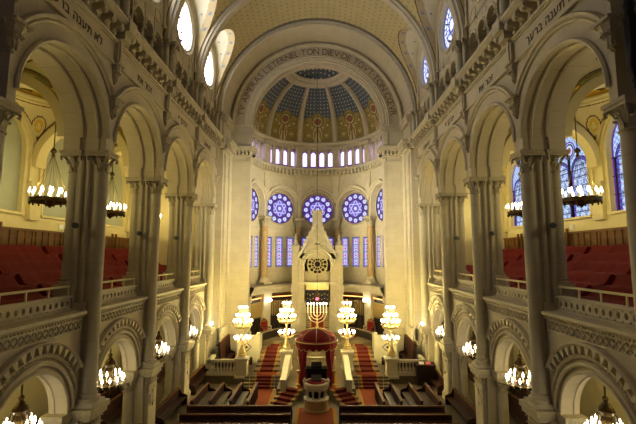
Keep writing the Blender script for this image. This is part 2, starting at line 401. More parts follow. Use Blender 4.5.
for s,side,rot in SIDES:
    for k,y in enumerate(BC):
        for j,dy in enumerate((-1.18,0,1.18)):
            lab='%s colonnette of the small arches above the cornice, %s bay on the %s'%(('first','middle','last')[j],ORD[k] if k<3 else 'farthest',side)
            if first: cz0.location=(s*8.98,y+dy,19.9); cz0.rotation_euler=(0,0,rot); tag(cz0,lab,'column','colonnettes above the cornice'); first=False
            else: copy_tree(ct,(s*8.98,y+dy,19.9),rot,label=lab,cat='column',group='colonnettes above the cornice')
# clerestory wall with a round window
RZ=24.95; RR=1.62
m=MB()
for o in (8.8,9.3):
    n=48
    for i in range(n):
        a0,a1=2*pi*i/n,2*pi*(i+1)/n
        def q(a):
            c,s=cos(a),sin(a); k=min(H/abs(c) if abs(c)>1e-6 else 9,((28.2-RZ) if s>0 else (RZ-22.7))/abs(s) if abs(s)>1e-6 else 9); return (c*k,RZ+s*k)
        p0,p1=q(a0),q(a1)
        m.add([(o,RR*cos(a0),RZ+RR*sin(a0)),(o,RR*cos(a1),RZ+RR*sin(a1)),(o,p1[0],p1[1]),(o,p0[0],p0[1])],[(0,1,2,3)])
    for sy in (-1,1):
        for z in (22.7,28.2): pass
m.arc([(RR,8.8),(RR,9.3)],RZ,Mside,a1=2*pi,n=48,closed=False)
m.box(8.85,9.35,-H,H,28.1,31.2)
pair(m.build('wall_left',M_['side']),BC,'wall_left','wall_right')
m=MB()
m.arc([(1.62,8.95),(1.56,8.92),(1.56,8.84),(1.6,8.76),(1.7,8.8),(1.76,8.7),(1.86,8.66),(1.92,8.72),(1.92,8.95)],RZ,Mside,a1=2*pi,n=56)
m.arc([(2.02,8.85),(2.02,8.74),(2.1,8.68),(2.18,8.74),(2.22,8.64),(2.34,8.62),(2.36,8.85)],25.3,Mside,n=48)
for s in (-1,1):
    m.lathe([(.09,22.75),(.09,25.1),(.13,25.2),(.14,25.32)],8.72,s*2.26,10); m.box(8.62,8.86,s*2.26-.16,s*2.26+.16,22.7,22.85)
for y in (-1.5,1.5):
    m.arc([(.32,8.81),(.32,8.76),(.38,8.76),(.38,8.81)],22.98,lambda u,z,o,y=y:(o,u+y,z),a1=2*pi,n=16)
pair(m.build('trim_4',M_['stone']),BC)
wn=0
def star_in(x,y,R,wd):
    # outline of a six-pointed star: distance to two triangles' edges
    best=9
    for rot in (0,pi):
        for k in range(3):
            a=rot+pi/2+k*2*pi/3; d=x*cos(a)+y*sin(a)   # edge normals
            # signed distance to the edge line at -R/2 along the normal
            e=abs(d+R/2)
            tpar=abs(-x*sin(a)+y*cos(a))
            if tpar<R*.87+wd and e<best: best=e
    return best<wd
def disc_window(name,R,paint,mats,M,cz,off,nr=34,na=144):
    m=MB(); vs=[M(0,cz,off)]; fs=[]; mi=[]
    for i in range(1,nr+1):
        for k in range(na):
            a=2*pi*k/na; vs.append(M(R*i/nr*cos(a),cz+R*i/nr*sin(a),off))
    for k in range(na): fs.append((0,1+k,1+(k+1)%na)); mi.append(paint(0,0))
    for i in range(1,nr):
        for k in range(na):
            j=(k+1)%na; b=1+(i-1)*na; c=b+na; fs.append((b+k,c+k,c+j,b+j)); a=2*pi*(k+.5)/na; r=(i+.5)/nr; mi.append(paint(r*cos(a),r*sin(a)))
    m.add(vs,fs,mi); return m.build(name,mats,smooth=False)
def p_clere(x,y):
    r=hypot(x,y); a=atan2(y,x)
    if r>.93: return 2
    if abs(r-.62)<.04+.02*sin(6*a): return 1
    if abs(r-.3)<.05: return 3
    if abs(sin(3*a))<.06/max(r,.1) and r>.3: return 1
    if abs(hypot(r-.46,0)-.0)<.025 or (r>.66 and abs(sin(6*a+.8))<.1): return 4
    if r>.66 and abs(hypot(r-.8,0)-.02)<.02 and abs(sin(6*a))>.6: return 3
    return 0
for s,side,rot in SIDES:
    for k,y in enumerate(BC):
        pass
g=disc_window('glass',1.6,p_clere,[M_['g_white'],M_['g_purple'],M_['g_blue'],M_['g_red'],M_['lead']],Mside,RZ,9.05)
def p_clere2(x,y):
    r=hypot(x,y); a=atan2(y,x)
    if r>.93: return 1
    if abs(r-.66)<.04: return 4
    if abs(sin(6*a))<.12/max(r,.1) and r>.3: return 4
    if abs(r-.3)<.04: return 1
    if star_in(x,y,.55,.035): return 2
    if r>.7 and abs(sin(6*a+pi/2))<.35: return 3
    return 0
g2=disc_window('glass',1.6,p_clere2,[M_['g_white2'],M_['g_blue'],M_['g_purple'],M_['g_violet'],M_['lead']],Mside,RZ,9.05)
def win_root(loc,rot,):
    global wn; wn+=1
    o=empty('window_%d'%wn,loc,rot); o['kind']='structure'; return o
used={0:False,1:False}
EXTRA=[]
for s,side,rot in SIDES:
    for y in BC[1:]:
        w=win_root((0,y,0),rot); src=g if s<0 else g2; i=0 if s<0 else 1
        if not used[i]: src.parent=w; used[i]=True
        else: c=src.copy(); C.objects.link(c); c.parent=w
# ------------------------------------------------------------------ nave vault: barrel with lunettes, transverse ribs
BR=8.75; ZC=22.; LR=2.36; LZ=25.3
m=MB()
ys=[-H+ (H-LR)*i/4 for i in range(4)]+[-LR+2*LR*i/44 for i in range(45)]+[LR+(H-LR)*(i+1)/4 for i in range(4)]
def th0(y):
    if abs(y)>LR-1e-6: return 0.
    return math.asin(min(1,(LZ+sqrt(LR*LR-y*y)-ZC)/BR))
nT=60
for i in range(len(ys)-1):
    ya,yb=ys[i],ys[i+1]
    inside=abs((ya+yb)/2)<LR
    def start(y):
        if not inside: return 0.
        return math.asin(min(1,(LZ+sqrt(max(0,LR*LR-y*y))-ZC)/BR))
    ta,tb=start(ya),start(yb); vs=[];uv=[]
    for y,t in ((ya,ta),(yb,tb)):
        for k in range(nT+1):
            a=t+(pi-2*t)*k/nT; vs.append((BR*cos(a),y,ZC+BR*sin(a))); uv.append((BR*a,y+.01))
    m.add(vs,[(k,k+1,nT+2+k,nT+1+k) for k in range(nT)],0,uv)
vault=m.build('ceiling',M_['vaultdots'])
for j,y in enumerate(BC):
    c=vault if j==0 else vault.copy()
    if j: C.objects.link(c)
    c.location=(0,y,0); c['kind']='structure'; c.name='ceiling'
m=MB(); nP,nD=64,26
def prof(phi): # lunette outline point
    if phi<.0: return None
pts=[(LR,ZC+.2+(LZ-ZC-.2)*i/10) for i in range(10)]+[(LR*cos(pi*i/nP),LZ+LR*sin(pi*i/nP)) for i in range(nP+1)]+[(-LR,LZ-(LZ-ZC-.2)*(i+1)/10) for i in range(10)]
L=0;vs=[];fs=[];mi=[];acc=[0]
for i in range(1,len(pts)): acc.append(acc[-1]+hypot(pts[i][0]-pts[i-1][0],pts[i][1]-pts[i-1][1]))
tot=acc[-1]
for (y,z) in pts:
    ai=min(BR-.001,sqrt(max(0,BR*BR-(z-ZC)**2)))
    for d in range(nD+1): vs.append((8.82+(ai-8.82)*d/nD,y,z))
for i in range(len(pts)-1):
    for d in range(nD):
        b=i*(nD+1)+d; fs.append((b,b+1,b+nD+2,b+nD+1))
        z=(pts[i][1]+pts[i+1][1])/2; ai=sqrt(max(.01,BR*BR-(z-ZC)**2)); dep=(8.82-ai)*(d+.5)/nD; l=(acc[i]+acc[i+1])/2; edge=(8.82-ai)-dep
        f=0
        if edge<.62: f=1
        if edge<.06: f=3
        sfl=(l-tot/2)/1.0; 
        if abs(edge-.34)<.16 and hypot((sfl-round(sfl))*1.0,edge-.34)<.13: f=2
        if edge>=.62 and hypot((sfl-round(sfl)),(dep-.6))<.08: f=2
        mi.append(f)
m.add(vs,fs,mi)
pair(m.build('ceiling',[M_['cream'],M_['tan'],M_['flower'],M_['line']]),BC,'ceiling','ceiling')
m=MB()
m.arc([(8.8,-.42),(8.55,-.42),(8.5,-.3),(8.38,-.26),(8.32,-.12),(8.32,.12),(8.38,.26),(8.5,.3),(8.55,.42),(8.8,.42)],ZC,Mfront,n=96)
rib=m.build('trim_5',M_['stone'])
for j,y in enumerate(PY[:4]):
    c=rib if j==0 else rib.copy()
    if j: C.objects.link(c)
    c.location=(0,y,0); c['kind']='structure'; c.name='trim_5'
# ------------------------------------------------------------------ gallery: floor, tiers, outer wall, domed ceilings
m=MB(); m.box(9.95,16.4,-H,H,7.0,7.3)
pair(m.build('floor',M_['stone']),BC,'floor','floor')
def outer(open_):
    m=MB(); m.archwall(Mside,16.,16.5,-H,H,11.95,19,2.0,15.4,n=40)
    m.box(16.,16.5,-H,H,0,11.95)
    for s in (-1,1): m.box(15.78,16.02,min(s*2.4,s*H),max(s*2.4,s*H),11.6,13.5); m.box(15.7,16.02,min(s*2.3,s*H),max(s*2.3,s*H),13.5,13.72)
    m.arc([(2.0,16.02),(2.0,15.94),(2.1,15.9),(2.16,15.96),(2.3,15.96),(2.36,15.88),(2.46,15.88),(2.5,16.02)],15.4,Mside,n=40)
    for s in (-1,1):
        m.box(15.94,16.02,min(s*2.0,s*2.12),max(s*2.0,s*2.12),11.95,15.4); m.box(15.9,16.02,min(s*2.34,s*2.48),max(s*2.34,s*2.48),13.7,15.4)
    m.box(15.86,16.1,-2.15,2.15,11.83,11.97)
    if not open_:
        pts=[(2.0*cos(pi*i/40),15.4+2.0*sin(pi*i/40)) for i in range(41)]+[(-2.,11.95),(2.,11.95)]
        m.prism(pts,Mside,16.2,16.4,mi=1)
    return m
pair(outer(False).build('wall_left',[M_['plaster'],M_['greygreen']]),BC,'wall_left','',sides=SIDES[:1])
pair(outer(True).build('wall_right',[M_['plaster']]),BC,'','wall_right',sides=SIDES[1:])
# stained glass in the right-hand gallery windows, painted pane by pane
m=MB(); NU,NV=132,180
def p_big(y,z):
    zz=z-15.4; r=hypot(y,max(0,zz)) if zz>0 else abs(y)
    if r>1.88: return 1
    for cy in (-.93,.93):
        x=y-cy; rr=hypot(x,max(0,z-14.9))
        if rr<.86:
            if rr>.80: return 4
            if rr>.62: return 1 if (int((z if z<14.9 else atan2(z-14.9,x)*.8)/.17)%2) else 5
            if abs(((z-11.95)%.72)-.36)<.025: return 4
            a=(x*3.2+ (int(z*2.8)%2)*.5)%1; b=(z*2.8)%1
            if hypot(a-.5,(b-.5))<.36 and hypot(a-.5,b-.5)>.27: return 4
            return 0 if (int(x*5+50)+int(z*3))%3 else 3
    if z>14.9:
        q=hypot(y,z-16.3)
        if q<.5: return 4 if abs(q-.4)<.05 else (2 if q<.2 else 0)
        if abs(q-.55)<.05: return 1
        return 0 if (int(y*6+40)+int(z*6))%2 else 3
    return 4
vs=[(16.25,-2.0+4.0*i/NU,11.95+5.45*j/NV) for j in range(NV+1) for i in range(NU+1)]; fs=[];mi=[]
for j in range(NV):
    for i in range(NU):
        y=-2+4*(i+.5)/NU; z=11.95+5.45*(j+.5)/NV
        if z>15.4 and hypot(y,z-15.4)>2.03: continue
        b=j*(NU+1)+i; fs.append((b,b+1,b+NU+2,b+NU+1)); mi.append(p_big(y,z))
m.add(vs,fs,mi); gg=m.build('glass',[M_['g_lattice'],M_['g_purple'],M_['g_red'],M_['g_aqua'],M_['lead'],M_['g_blue']],smooth=False)
fr=MB(); fr.box(16.14,16.24,-.06,.06,11.95,16.0)
for z in (12.9,13.9,14.9): fr.box(16.18,16.24,-2,2,z-.02,z+.02)
ff=fr.build('window_frame',M_['lead'])
for j,y in enumerate(BC):
    w=win_root((0,y,0),0)
    for src in (gg,ff):
        if j==0: src.parent=w
        else: c=src.copy(); C.objects.link(c); c.parent=w
# pendentive domes
SA,SR,SZ=13.25,3.95,14.9; RG=2.5
def rb(f): return min(2.75/max(abs(cos(f)),1e-6),H/max(abs(sin(f)),1e-6))
m=MB(); NF,NR=360,44; vs=[];fs=[];mi=[]
for i in range(NF):
    f=2*pi*i/NF; R=rb(f)
    for j in range(NR+1):
        p=RG+(R-RG)*j/NR; vs.append((SA+p*cos(f),p*sin(f),SZ+sqrt(max(0,SR*SR-p*p))))
for i in range(NF):
    k=(i+1)%NF; f=2*pi*(i+.5)/NF; R=rb(f); ff_=(f%(pi/2))-pi/4
    for j in range(NR):
        p=RG+(R-RG)*(j+.5)/NR; fs.append((i*(NR+1)+j,i*(NR+1)+j+1,k*(NR+1)+j+1,k*(NR+1)+j))
        edge=min(2.75-abs(p*cos(f)),H-abs(p*sin(f))); inn=p-RG; t=0
        dx,dy=p*cos(ff_)-3.38,p*sin(ff_); d=hypot(dx,dy)
        if edge>.11 and inn>.10:
            if edge<.15 or inn<.15: t=1
            if d<.34: t=0
            if .28<d<.34: t=1
            if d<.21: t=2
            if -.13<dx<.11 and abs(dy)<(.13+dx)*.6: t=0
        mi.append(t)
m.add(vs,fs,mi)
pair(m.build('ceiling',[M_['plaster'],M_['line'],M_['gold_paint']]),BC,'ceiling','ceiling')
zr=SZ+sqrt(SR*SR-RG*RG)
m=MB(); m.lathe([(2.62,zr-.06),(2.5,zr-.1),(2.42,zr-.04),(2.42,zr+.05),(2.32,zr+.06),(2.26,zr+.14),(2.26,zr+.22),(2.4,zr+.24)],SA,0,64,cap=False)
m.arc([(2.45,-.36),(2.45,.36),(2.86,.36),(2.86,-.36)],14.6,lambda u,z,o:(SA+u,H+o,z),n=40)
pair(m.build('trim_6',M_['plaster']),BC)
m=MB(); NA,NC=144,26; vs=[];fs=[];mi=[]
for j in range(NC+1):
    q=pi/2*j/NC; 
    for i in range(NA): vs.append((SA+2.36*cos(q)*cos(2*pi*i/NA),2.36*cos(q)*sin(2*pi*i/NA),zr+.2+1.2*sin(q)))
for j in range(NC):
    for i in range(NA):
        k=(i+1)%NA; fs.append((j*NA+i,j*NA+k,(j+1)*NA+k,(j+1)*NA+i)); a=2*pi*(i+.5)/NA; t=(j+.5)/NC; v=0
        e=.34+.1*abs(sin(4*a))
        if t<e: v=1
        if abs(t-e)<.03: v=2
        if t<e-.05 and hypot(((a*8/pi)%2-1)*.5,(t-.2)*3)<.26 : v=0 if hypot(((a*8/pi)%2-1)*.5,(t-.2)*3)<.15 else 2
        if .62<t<.68: v=1
        mi.append(v)
m.add(vs,fs,mi)
pair(m.build('ceiling',[M_['olive'],M_['gold_paint'],M_['line']]),BC,'ceiling','ceiling')
# balustrades (things)
def make_bal():
    O=(9.75,0,7.44); root=empty('gallery_balustrade',(9.75,0,7.44)); m=MB()
    m.box(9.62,9.9,-2.36,2.36,7.44,7.54); m.box(9.62,9.9,-2.36,2.36,7.94,8.04)
    n=14; w=4.72/n
    for i in range(n):
        y=-2.36+w*(i+.5)
        for o in (9.68,9.84):
            for q in range(12):
                a0,a1=2*pi*q/12,2*pi*(q+1)/12
                def e(a):
                    c,s=cos(a),sin(a); k=min(w/2/max(abs(c),1e-6),.2/max(abs(s),1e-6)); return y+c*k,7.74+s*k
                p0,p1=e(a0),e(a1); R=.085
                m.add([(o,y+R*cos(a0),7.74+R*1.3*sin(a0)),(o,y+R*cos(a1),7.74+R*1.3*sin(a1)),(o,)+p1,(o,)+p0],[(0,1,2,3)])
        m.arc([(.085,9.68),(.085,9.84)],0,lambda u,z,o,y=y:(o,u+y,7.74+1.3*z),a1=2*pi,n=12,closed=False)
    m.build('pierced_parapet',M_['stone'],root,O)
    m=MB(); m.box(9.74,9.8,-2.37,2.37,8.36,8.44); m.build('handrail',M_['plaster'],root,O)
    for y in (-2.3,-1.15,0,1.15,2.3):
        m=MB(); m.box(9.745,9.795,y-.03,y+.03,8.04,8.38); m.build('post',M_['plaster'],root,O)
    return root
def place(root,rot_s,label,cat,group,locf,ns):
    t=tree(root); first=True
    for s,side,rot in SIDES:
        for k in ns:
            lab=label%(ORD[k] if k<3 else 'farthest',side)
            if first: root.location=locf(s,k); root.rotation_euler=(0,0,rot); tag(root,lab,cat,group); first=False
            else: copy_tree(t,locf(s,k),rot,label=lab,cat=cat,group=group)
place(make_bal(),0,'pierced stone balustrade with slim handrail on gallery ledge, %s bay on the %s','balustrade','gallery balustrades',lambda s,k:(s*9.75,BC[k],7.44),range(4))
# tiers of gallery seating under red cloth
m=MB()
for r in range(5): m.box(10.55+r*1.0,16.,-H,H,7.3+.42*r-(0 if r else 0),7.3+.42*(r+.0)+.2)
pair(m.build('floor',M_['dark']),BC,'floor','floor')
random.seed(3)
def make_row(seed,L=5.3):
    rnd=random.Random(seed); m=MB(); n=72
    prof=[(0.0,-.2),(-.04,.1),(.0,.3),(.12,.36),(.42,.38),(.56,.5),(.72,.76),(.82,.82),(.92,.76),(.98,.3)]
    ph=[rnd.uniform(0,6) for _ in range(6)]; vs=[]
    for i in range(n+1):
        y=-L/2+L*i/n
        for k,(a,z) in enumerate(prof):
            wv=.03*sin(y*3.1+ph[k%3])+.02*sin(y*7.+ph[3]+k*.5)+.008*sin(y*19+ph[4]+k); sag=.02*abs(sin((y/ .62)*pi+ph[0]))
            vs.append((a+wv*(1 if k<6 else .5),y,z+(sag+wv)*(.7 if z>.4 else .15)))
    k=len(prof)
    m.add(vs,[(i*k+q,i*k+q+1,(i+1)*k+q+1,(i+1)*k+q) for i in range(n) for q in range(k-1)]+[tuple(range(k)),tuple(n*k+q for q in range(k-1,-1,-1))])
    return m
rows=[make_row(s).build('draped_seat_row',M_['red']) for s in (1,2)]
RN=['front','second','middle','fourth','rear']; fr_=[True,True]
for s,side,rot in SIDES:
    for k,y in enumerate(BC):
        for r in range(5):
            i=(r+k)%2; o=rows[i] if fr_[i] else rows[i].copy()
            if not fr_[i]: C.objects.link(o)
            fr_[i]=False
            o.location=(s*(10.6+r*.97),y,7.62+.43*r); o.rotation_euler=(0,0,rot)
            tag(o,'%s row of gallery seats under red cloth, %s bay on the %s'%(RN[r],ORD[k] if k<3 else 'farthest',side),'seating','gallery seat rows under red cloth')
# oak panelling behind the seats
m=MB(); m.box(15.74,15.98,-H,H,9.2,11.0); m.box(15.66,15.98,-H,H,10.96,11.08)
for i in range(11): 
    y=-2.7+i*.54; m.box(15.68,15.76,y-.05,y+.05,9.2,10.96)
m.box(15.69,15.76,-H,H,10.6,10.66)
m.box(15.55,15.7,-.3,-.2,9.6,11.3); m.box(15.55,15.7,.2,.3,9.6,11.3)
root_first=True
pan=m.build('oak_panelling',M_['wood'],origin=(15.85,0,9.2))
for s,side,rot in SIDES:
    for k,y in enumerate(BC):
        o=pan if root_first else pan.copy()
        if not root_first: C.objects.link(o)
        root_first=False
        o.location=(s*15.85,y,9.2); o.rotation_euler=(0,0,rot); tag(o,'oak panelling behind the gallery seats, %s bay on the %s'%(ORD[k] if k<3 else 'farthest',side),'panelling','gallery wall panelling')
# rest of the shell behind the camera and plain continuation walls
for s,side,rot in SIDES:
    m=MB(); m.box(8.95,9.5,-14,Y0-H-.0-2.84+2.84-.0,0,7.3) if False else None
    m.box(9.3,9.8,-14,Y0-.6,0,23.2); 
    nE=40
    m.box(8.8,9.3,-14,Y0-B*2,22.7,28.2); m.box(8.8,9.3,Y0-B*2,Y0-.1,27.0,28.2)
    structure(m.build('wall_%s'%side,M_['side'],rot=0 if s>0 else 0)) if s>0 else structure(None or (lambda mm:(setattr(mm,'v',[(-x,y,z) for x,y,z in mm.v]),mm.build('wall_left',M_['side']))[1])(m))
m=MB(); m.box(-17,17,-14.4,-14,0,31.2); structure(m.build('wall_back',M_['dark']))
m=MB()
vs=[];n=40
for y in (-14,Y0):
    for k in range(n+1): a=pi*k/n; vs.append((BR*cos(a),y,ZC+BR*sin(a)))
m.add(vs,[(k,k+1,n+2+k,n+1+k) for k in range(n)],0,[(BR*pi*k/n+.01,y+.01) for y in (-14,Y0) for k in range(n+1)])
structure(m.build('ceiling',M_['vaultdots']))
w=win_root((0,0,0),0); g3=disc_window('glass',3.4,p_clere,[M_['g_white2'],M_['g_purple'],M_['g_blue'],M_['g_red']],Mfront,18.5,-13.9,nr=12,na=48); g3.parent=w  # unseen rose window behind the camera, added as a daylight source
for s in (-1,1):
    m=MB(); m.box(9.6,16.5,33.75,34.2,0,19)
    if s<0: m.v=[(-x,y,z) for x,y,z in m.v]
    structure(m.build('wall_front',M_['plaster']))
# floors
m=MB(); m.box(-16.5,16.5,-14.2,46.5,-.3,0); structure(m.build('floor',M_['floor']))
# ================================================================== chancel
for s,side,rot in SIDES:
    m=MB(); m.box(8.2,9.6,34.2,38,0,19); m.box(6.3,8.2,37,38.1,0,19); m.box(8.0,8.3,36.0,36.98,0,19); m.box(6.25,6.5,36.9,37.05,3.6,18.8) 
    m.box(6.5,8.0,36.93,37.02,3.75,18.5)
    m.box(8.05,8.25,34.6,35.6,3.7,18.5)
    m.box(6.35,9.6,37,38.1,19,22.1); m.box(8.2,9.6,34.1,37,19,22.1); m.box(8.3,8.6,35.2,36.95,19.6,21.5); m.box(6.4,6.7,36.9,37.02,19.6,21.3)
    m.box(8.75,9.7,33.7,34.3,0,22.1)
    if s<0: m.v=[(-x,y,z) for x,y,z in m.v]
    structure(m.build('wall_front',M_['front']))
    m=MB()                                     # impost bands and bracketed cornice round the chancel pier
    def band(z0,z1,p):
        m.box(6.3-p,8.2,37-p,38.1,z0,z1); m.box(8.0-p,8.4,34.2,37,z0,z1)
    band(2.6,2.72,.05); band(3.35,3.6,.1); band(2.72,3.35,.02)
    band(18.85,19.05,.12); band(19.45,19.6,.42); band(19.6,19.86,.52); band(21.35,21.5,.06); band(21.5,21.8,.1); band(21.8,22.05,.18)
    for i in range(6):
        x=6.15+i*.36; m.box(x,x+.2,36.62,37,19.05,19.45); m.sphere((x+.1,36.62,19.15),.1,8)
    for i in range(5):
        y=34.5+i*.5; m.box(7.6,8.0,y,y+.2,19.05,19.45); m.sphere((7.62,y+.1,19.15),.1,8)
    for i in range(16): leaf(m,6.4+i*.1,36.98,-pi/2,.03,2.75,.5,.11)
    for i in range(12): leaf(m,6.35+i*.15,36.9,-pi/2,.02,21.5,.28,.13)
    if s<0: m.v=[(-x,y,z) for x,y,z in m.v]
    structure(m.build('trim_7',M_['stone']))
CZ=22.0
m=MB(); m.archwall(Mfront,34.1,37.0,-9.6,9.6,22.0,31.2,8.35,CZ,n=72); m.archwall(Mfront,37.0,38.1,-8.6,8.6,22.0,31.2,6.2,CZ,n=72)
structure(m.build('wall_front',M_['front']))
m=MB()
m.arc([(8.35,34.1),(8.35,34.0),(8.48,33.94),(8.55,34.02),(8.62,33.9),(8.76,33.9),(8.8,34.1)],CZ,Mfront,n=80)
m.arc([(8.2,37.0),(8.2,36.8),(8.0,36.7),(7.92,36.8),(7.85,36.88),(7.85,37.0)],CZ,Mfront,n=80)
m.arc([(6.95,37.),(6.95,36.9),(6.85,36.84),(6.75,36.9),(6.65,36.86),(6.55,36.96),(6.4,36.92),(6.3,37.0)],CZ,Mfront,n=80)
m.arc([(6.2,37.4),(6.12,37.4),(6.08,37.55),(6.12,37.7),(6.2,37.7)],CZ,Mfront,n=80)
structure(m.build('trim_8',M_['stone']))
# --- lettering
def glyph(ch):
    cu=bpy.data.curves.new('g','FONT'); cu.body=ch; cu.align_x='CENTER'; cu.extrude=.012; cu.resolution_u=3
    o=bpy.data.objects.new('g',cu); C.objects.link(o); bpy.context.view_layer.update()
    dg=bpy.context.evaluated_depsgraph_get(); me=bpy.data.meshes.new_from_object(o.evaluated_get(dg))
    vs=[tuple(v.co) for v in me.vertices]; fs=[tuple(p.vertices) for p in me.polygons]
    bpy.data.objects.remove(o); bpy.data.meshes.remove(me); bpy.data.curves.remove(cu); return vs,fs
GL={}
def text_on(mb,txt,size,fn,bold=.0):
    """fn(s, h, d) -> point at distance s along the line, height h, offset d"""
    wd=[]
    for ch in txt:
        if ch not in GL: GL[ch]=glyph(ch)
        vs=GL[ch][0]; wd.append((max(v[0] for v in vs)-min(v[0] for v in vs)+.13) if vs else .34)
    tot=sum(wd); x=-tot/2
    for ch,w in zip(txt,wd):
        vs,fs=GL[ch]
        if vs:
            mn=min(v[0] for v in vs); c=x+w/2
            mb.add([fn(c*size,(v[0]-mn-(w-.13)/2)*size,v[1]*size,v[2]) for v in vs],fs)
        x+=w
TXT='TV AIMERAS L\u2019ETERNEL\u00b7TON DIEV\u00b7DE TOVT\u00b7TON C\u0152VR'
m=MB(); Rt=7.08
def ringfn(s,dx,h,d):
    th=pi/2-s*KT/Rt; r=Rt+h
    return (r*cos(th)+dx*sin(th),36.97-d,CZ+r*sin(th)-dx*cos(th))
KT=1.; 
for ch in TXT:
    if ch not in GL: GL[ch]=glyph(ch)
tw=sum((max(v[0] for v in GL[c][0])-min(v[0] for v in GL[c][0])+.13) if GL[c][0] else .34 for c in TXT)
KT=(Rt*radians(166))/(tw*.86)
text_on(m,TXT,.86,ringfn)
tag(m.build('painted_inscription',M_['letter'],origin=(0,36.97,CZ+Rt)),'large brown French inscription painted around the chancel arch','inscription')
HEB=['\u05dc\u05d0 \u05ea\u05e2\u05e0\u05d4 \u05d1\u05e8\u05e2\u05da','\u05d6\u05db\u05d5\u05e8 \u05d0\u05ea','\u05d9\u05d1\u05e8\u05db\u05da \u05d9\u05d9','\u05dc\u05d0 \u05ea\u05d2\u05e0\u05d1']
for s,side,rot in SIDES:
    for k,y in enumerate(BC):
        m=MB(); t=HEB[k][::-1]
        # seen from the nave the line runs left to right: +y on the left wall, -y on the right wall
        text_on(m,t,.5,lambda q,dx,h,d: (s*(8.655-d),y-s*(q+dx)*1.0,18.13+h))
        tag(m.build('painted_inscription',M_['hebrew'],origin=(s*8.655,y,18.1)),'dark Hebrew letters painted over the gallery arch, %s bay on the %s'%(ORD[k] if k<3 else 'farthest',side),'inscription')
# --- apse
AP=38.; STEP=radians(36)
def Mb(phi): return lambda u,z,o:(o*sin(phi)+u*cos(phi),AP+o*cos(phi)-u*sin(phi),z)
BAYS=[-2,-1,0,1,2]
m=MB()
for b in BAYS:
    M=Mb(b*STEP)
    m.archwall(M,6.5,7.15,-2.16,2.16,13.75,18.6,1.82,15.0,n=32,ends=False)
    def slab(u0,u1,z0,z1,o0,o1): m.add([M(u,z,o) for z in (z0,z1) for u,o in ((u0,o0),(u1,o0),(u1,o1),(u0,o1))],[(0,1,2,3),(4,5,6,7),(0,1,5,4),(1,2,6,5),(2,3,7,6),(3,0,4,7)])
    slab(-2.4,2.4,6.7,18.6,7.15,7.5)
    slab(-2.2,2.2,12.3,12.5,7.0,7.2); slab(-2.2,2.2,12.75,12.95,7.05,7.2)
    slab(-2.3,2.3,18.6,19.5,6.55,7.4)
    for i in range(5): # piers between the small windows
        u=-1.96+.98*i; slab(u-.16,u+.16,19.5,21.7,6.62,6.8)
    slab(-2.2,2.2,21.7,22.5,6.6,7.2); slab(-2.3,2.3,19.4,21.9,6.95,7.2)
    slab(-2.5,2.5,0,6.0,7.55,7.8); slab(-2.5,2.5,5.9,6.8,7.2,7.8)
structure(m.build('wall_apse',M_['stone'])).name='wall_back'
m=MB()
for b in BAYS:
    M=Mb(b*STEP)
    m.arc([(1.78,6.5),(1.78,6.42),(1.88,6.36),(1.94,6.48),(2.1,6.46),(2.16,6.28),(2.28,6.24),(2.34,6.5)],15.0,M,a0=.25,a1=pi-.25,n=30)
    m.arc([(1.68,7.15),(1.68,7.02),(1.74,6.98),(1.8,7.06),(1.8,7.15)],14.8,M,a1=2*pi,n=40)
    for s in (-1,1):
        M2=Mb(b*STEP+s*STEP/2)
for j in range(-3,4):
    phi=(j)*STEP+ (STEP/2 if j<3 else STEP/2)
    if abs(phi)>radians(92): continue
    M=Mb(phi); m.prism([(-.3,16.4),(-.16,16.1),(.16,16.1),(.3,16.4),(.34,17.6),(-.34,17.6)],M,6.55,6.9); m.prism([(-.4,17.6),(.4,17.6),(.4,18.6),(-.4,18.6)],M,6.6,6.95)
    for k in (): p=M(k,0,6.86); leaf(m,p[0],p[1],-pi/2-phi,.34,16.4,1.1,.26)
    M=Mb(phi); m.prism([(-.34,19.5),(.34,19.5),(.34,21.6),(-.34,21.6)],M,6.45,6.9); m.prism([(-.44,21.5),(.44,21.5),(.46,21.9),(-.46,21.9)],M,6.35,6.9)
def ringl(prof): m.lathe(prof,0,AP,60,a0=0,a1=pi)
ringl([(7.3,18.45),(6.55,18.5),(6.5,18.7),(6.3,18.75),(6.22,18.95)]); ringl([(6.5,19.0),(6.15,19.05),(6.05,19.15),(6.0,19.2),(6.0,19.35),(6.2,19.42),(7.2,19.45)])
for i in range(40):
    a=pi*(i+.5)/40; x,y=6.1*cos(a),AP+6.1*sin(a)
    m.add([(x+ca*cos(a)-sb*sin(a),y+ca*sin(a)+sb*cos(a),z) for z in (18.6,19.08) for ca,sb in ((-.1,-.11),(.4,-.11),(.4,.11),(-.1,.11))],[(0,1,2,3),(4,5,6,7),(0,1,5,4),(1,2,6,5),(2,3,7,6),(3,0,4,7)])
ringl([(7.2,22.05),(6.5,22.1),(6.38,22.2),(6.34,22.35),(6.42,22.45),(6.8,22.5)])
ringl([(7.6,5.75),(6.2,5.8),(6.15,6.1),(6.05,6.15),(6.0,6.35),(5.9,6.42),(5.88,6.62),(6.0,6.68),(7.6,6.72)])
structure(m.build('trim_9',M_['stone']))
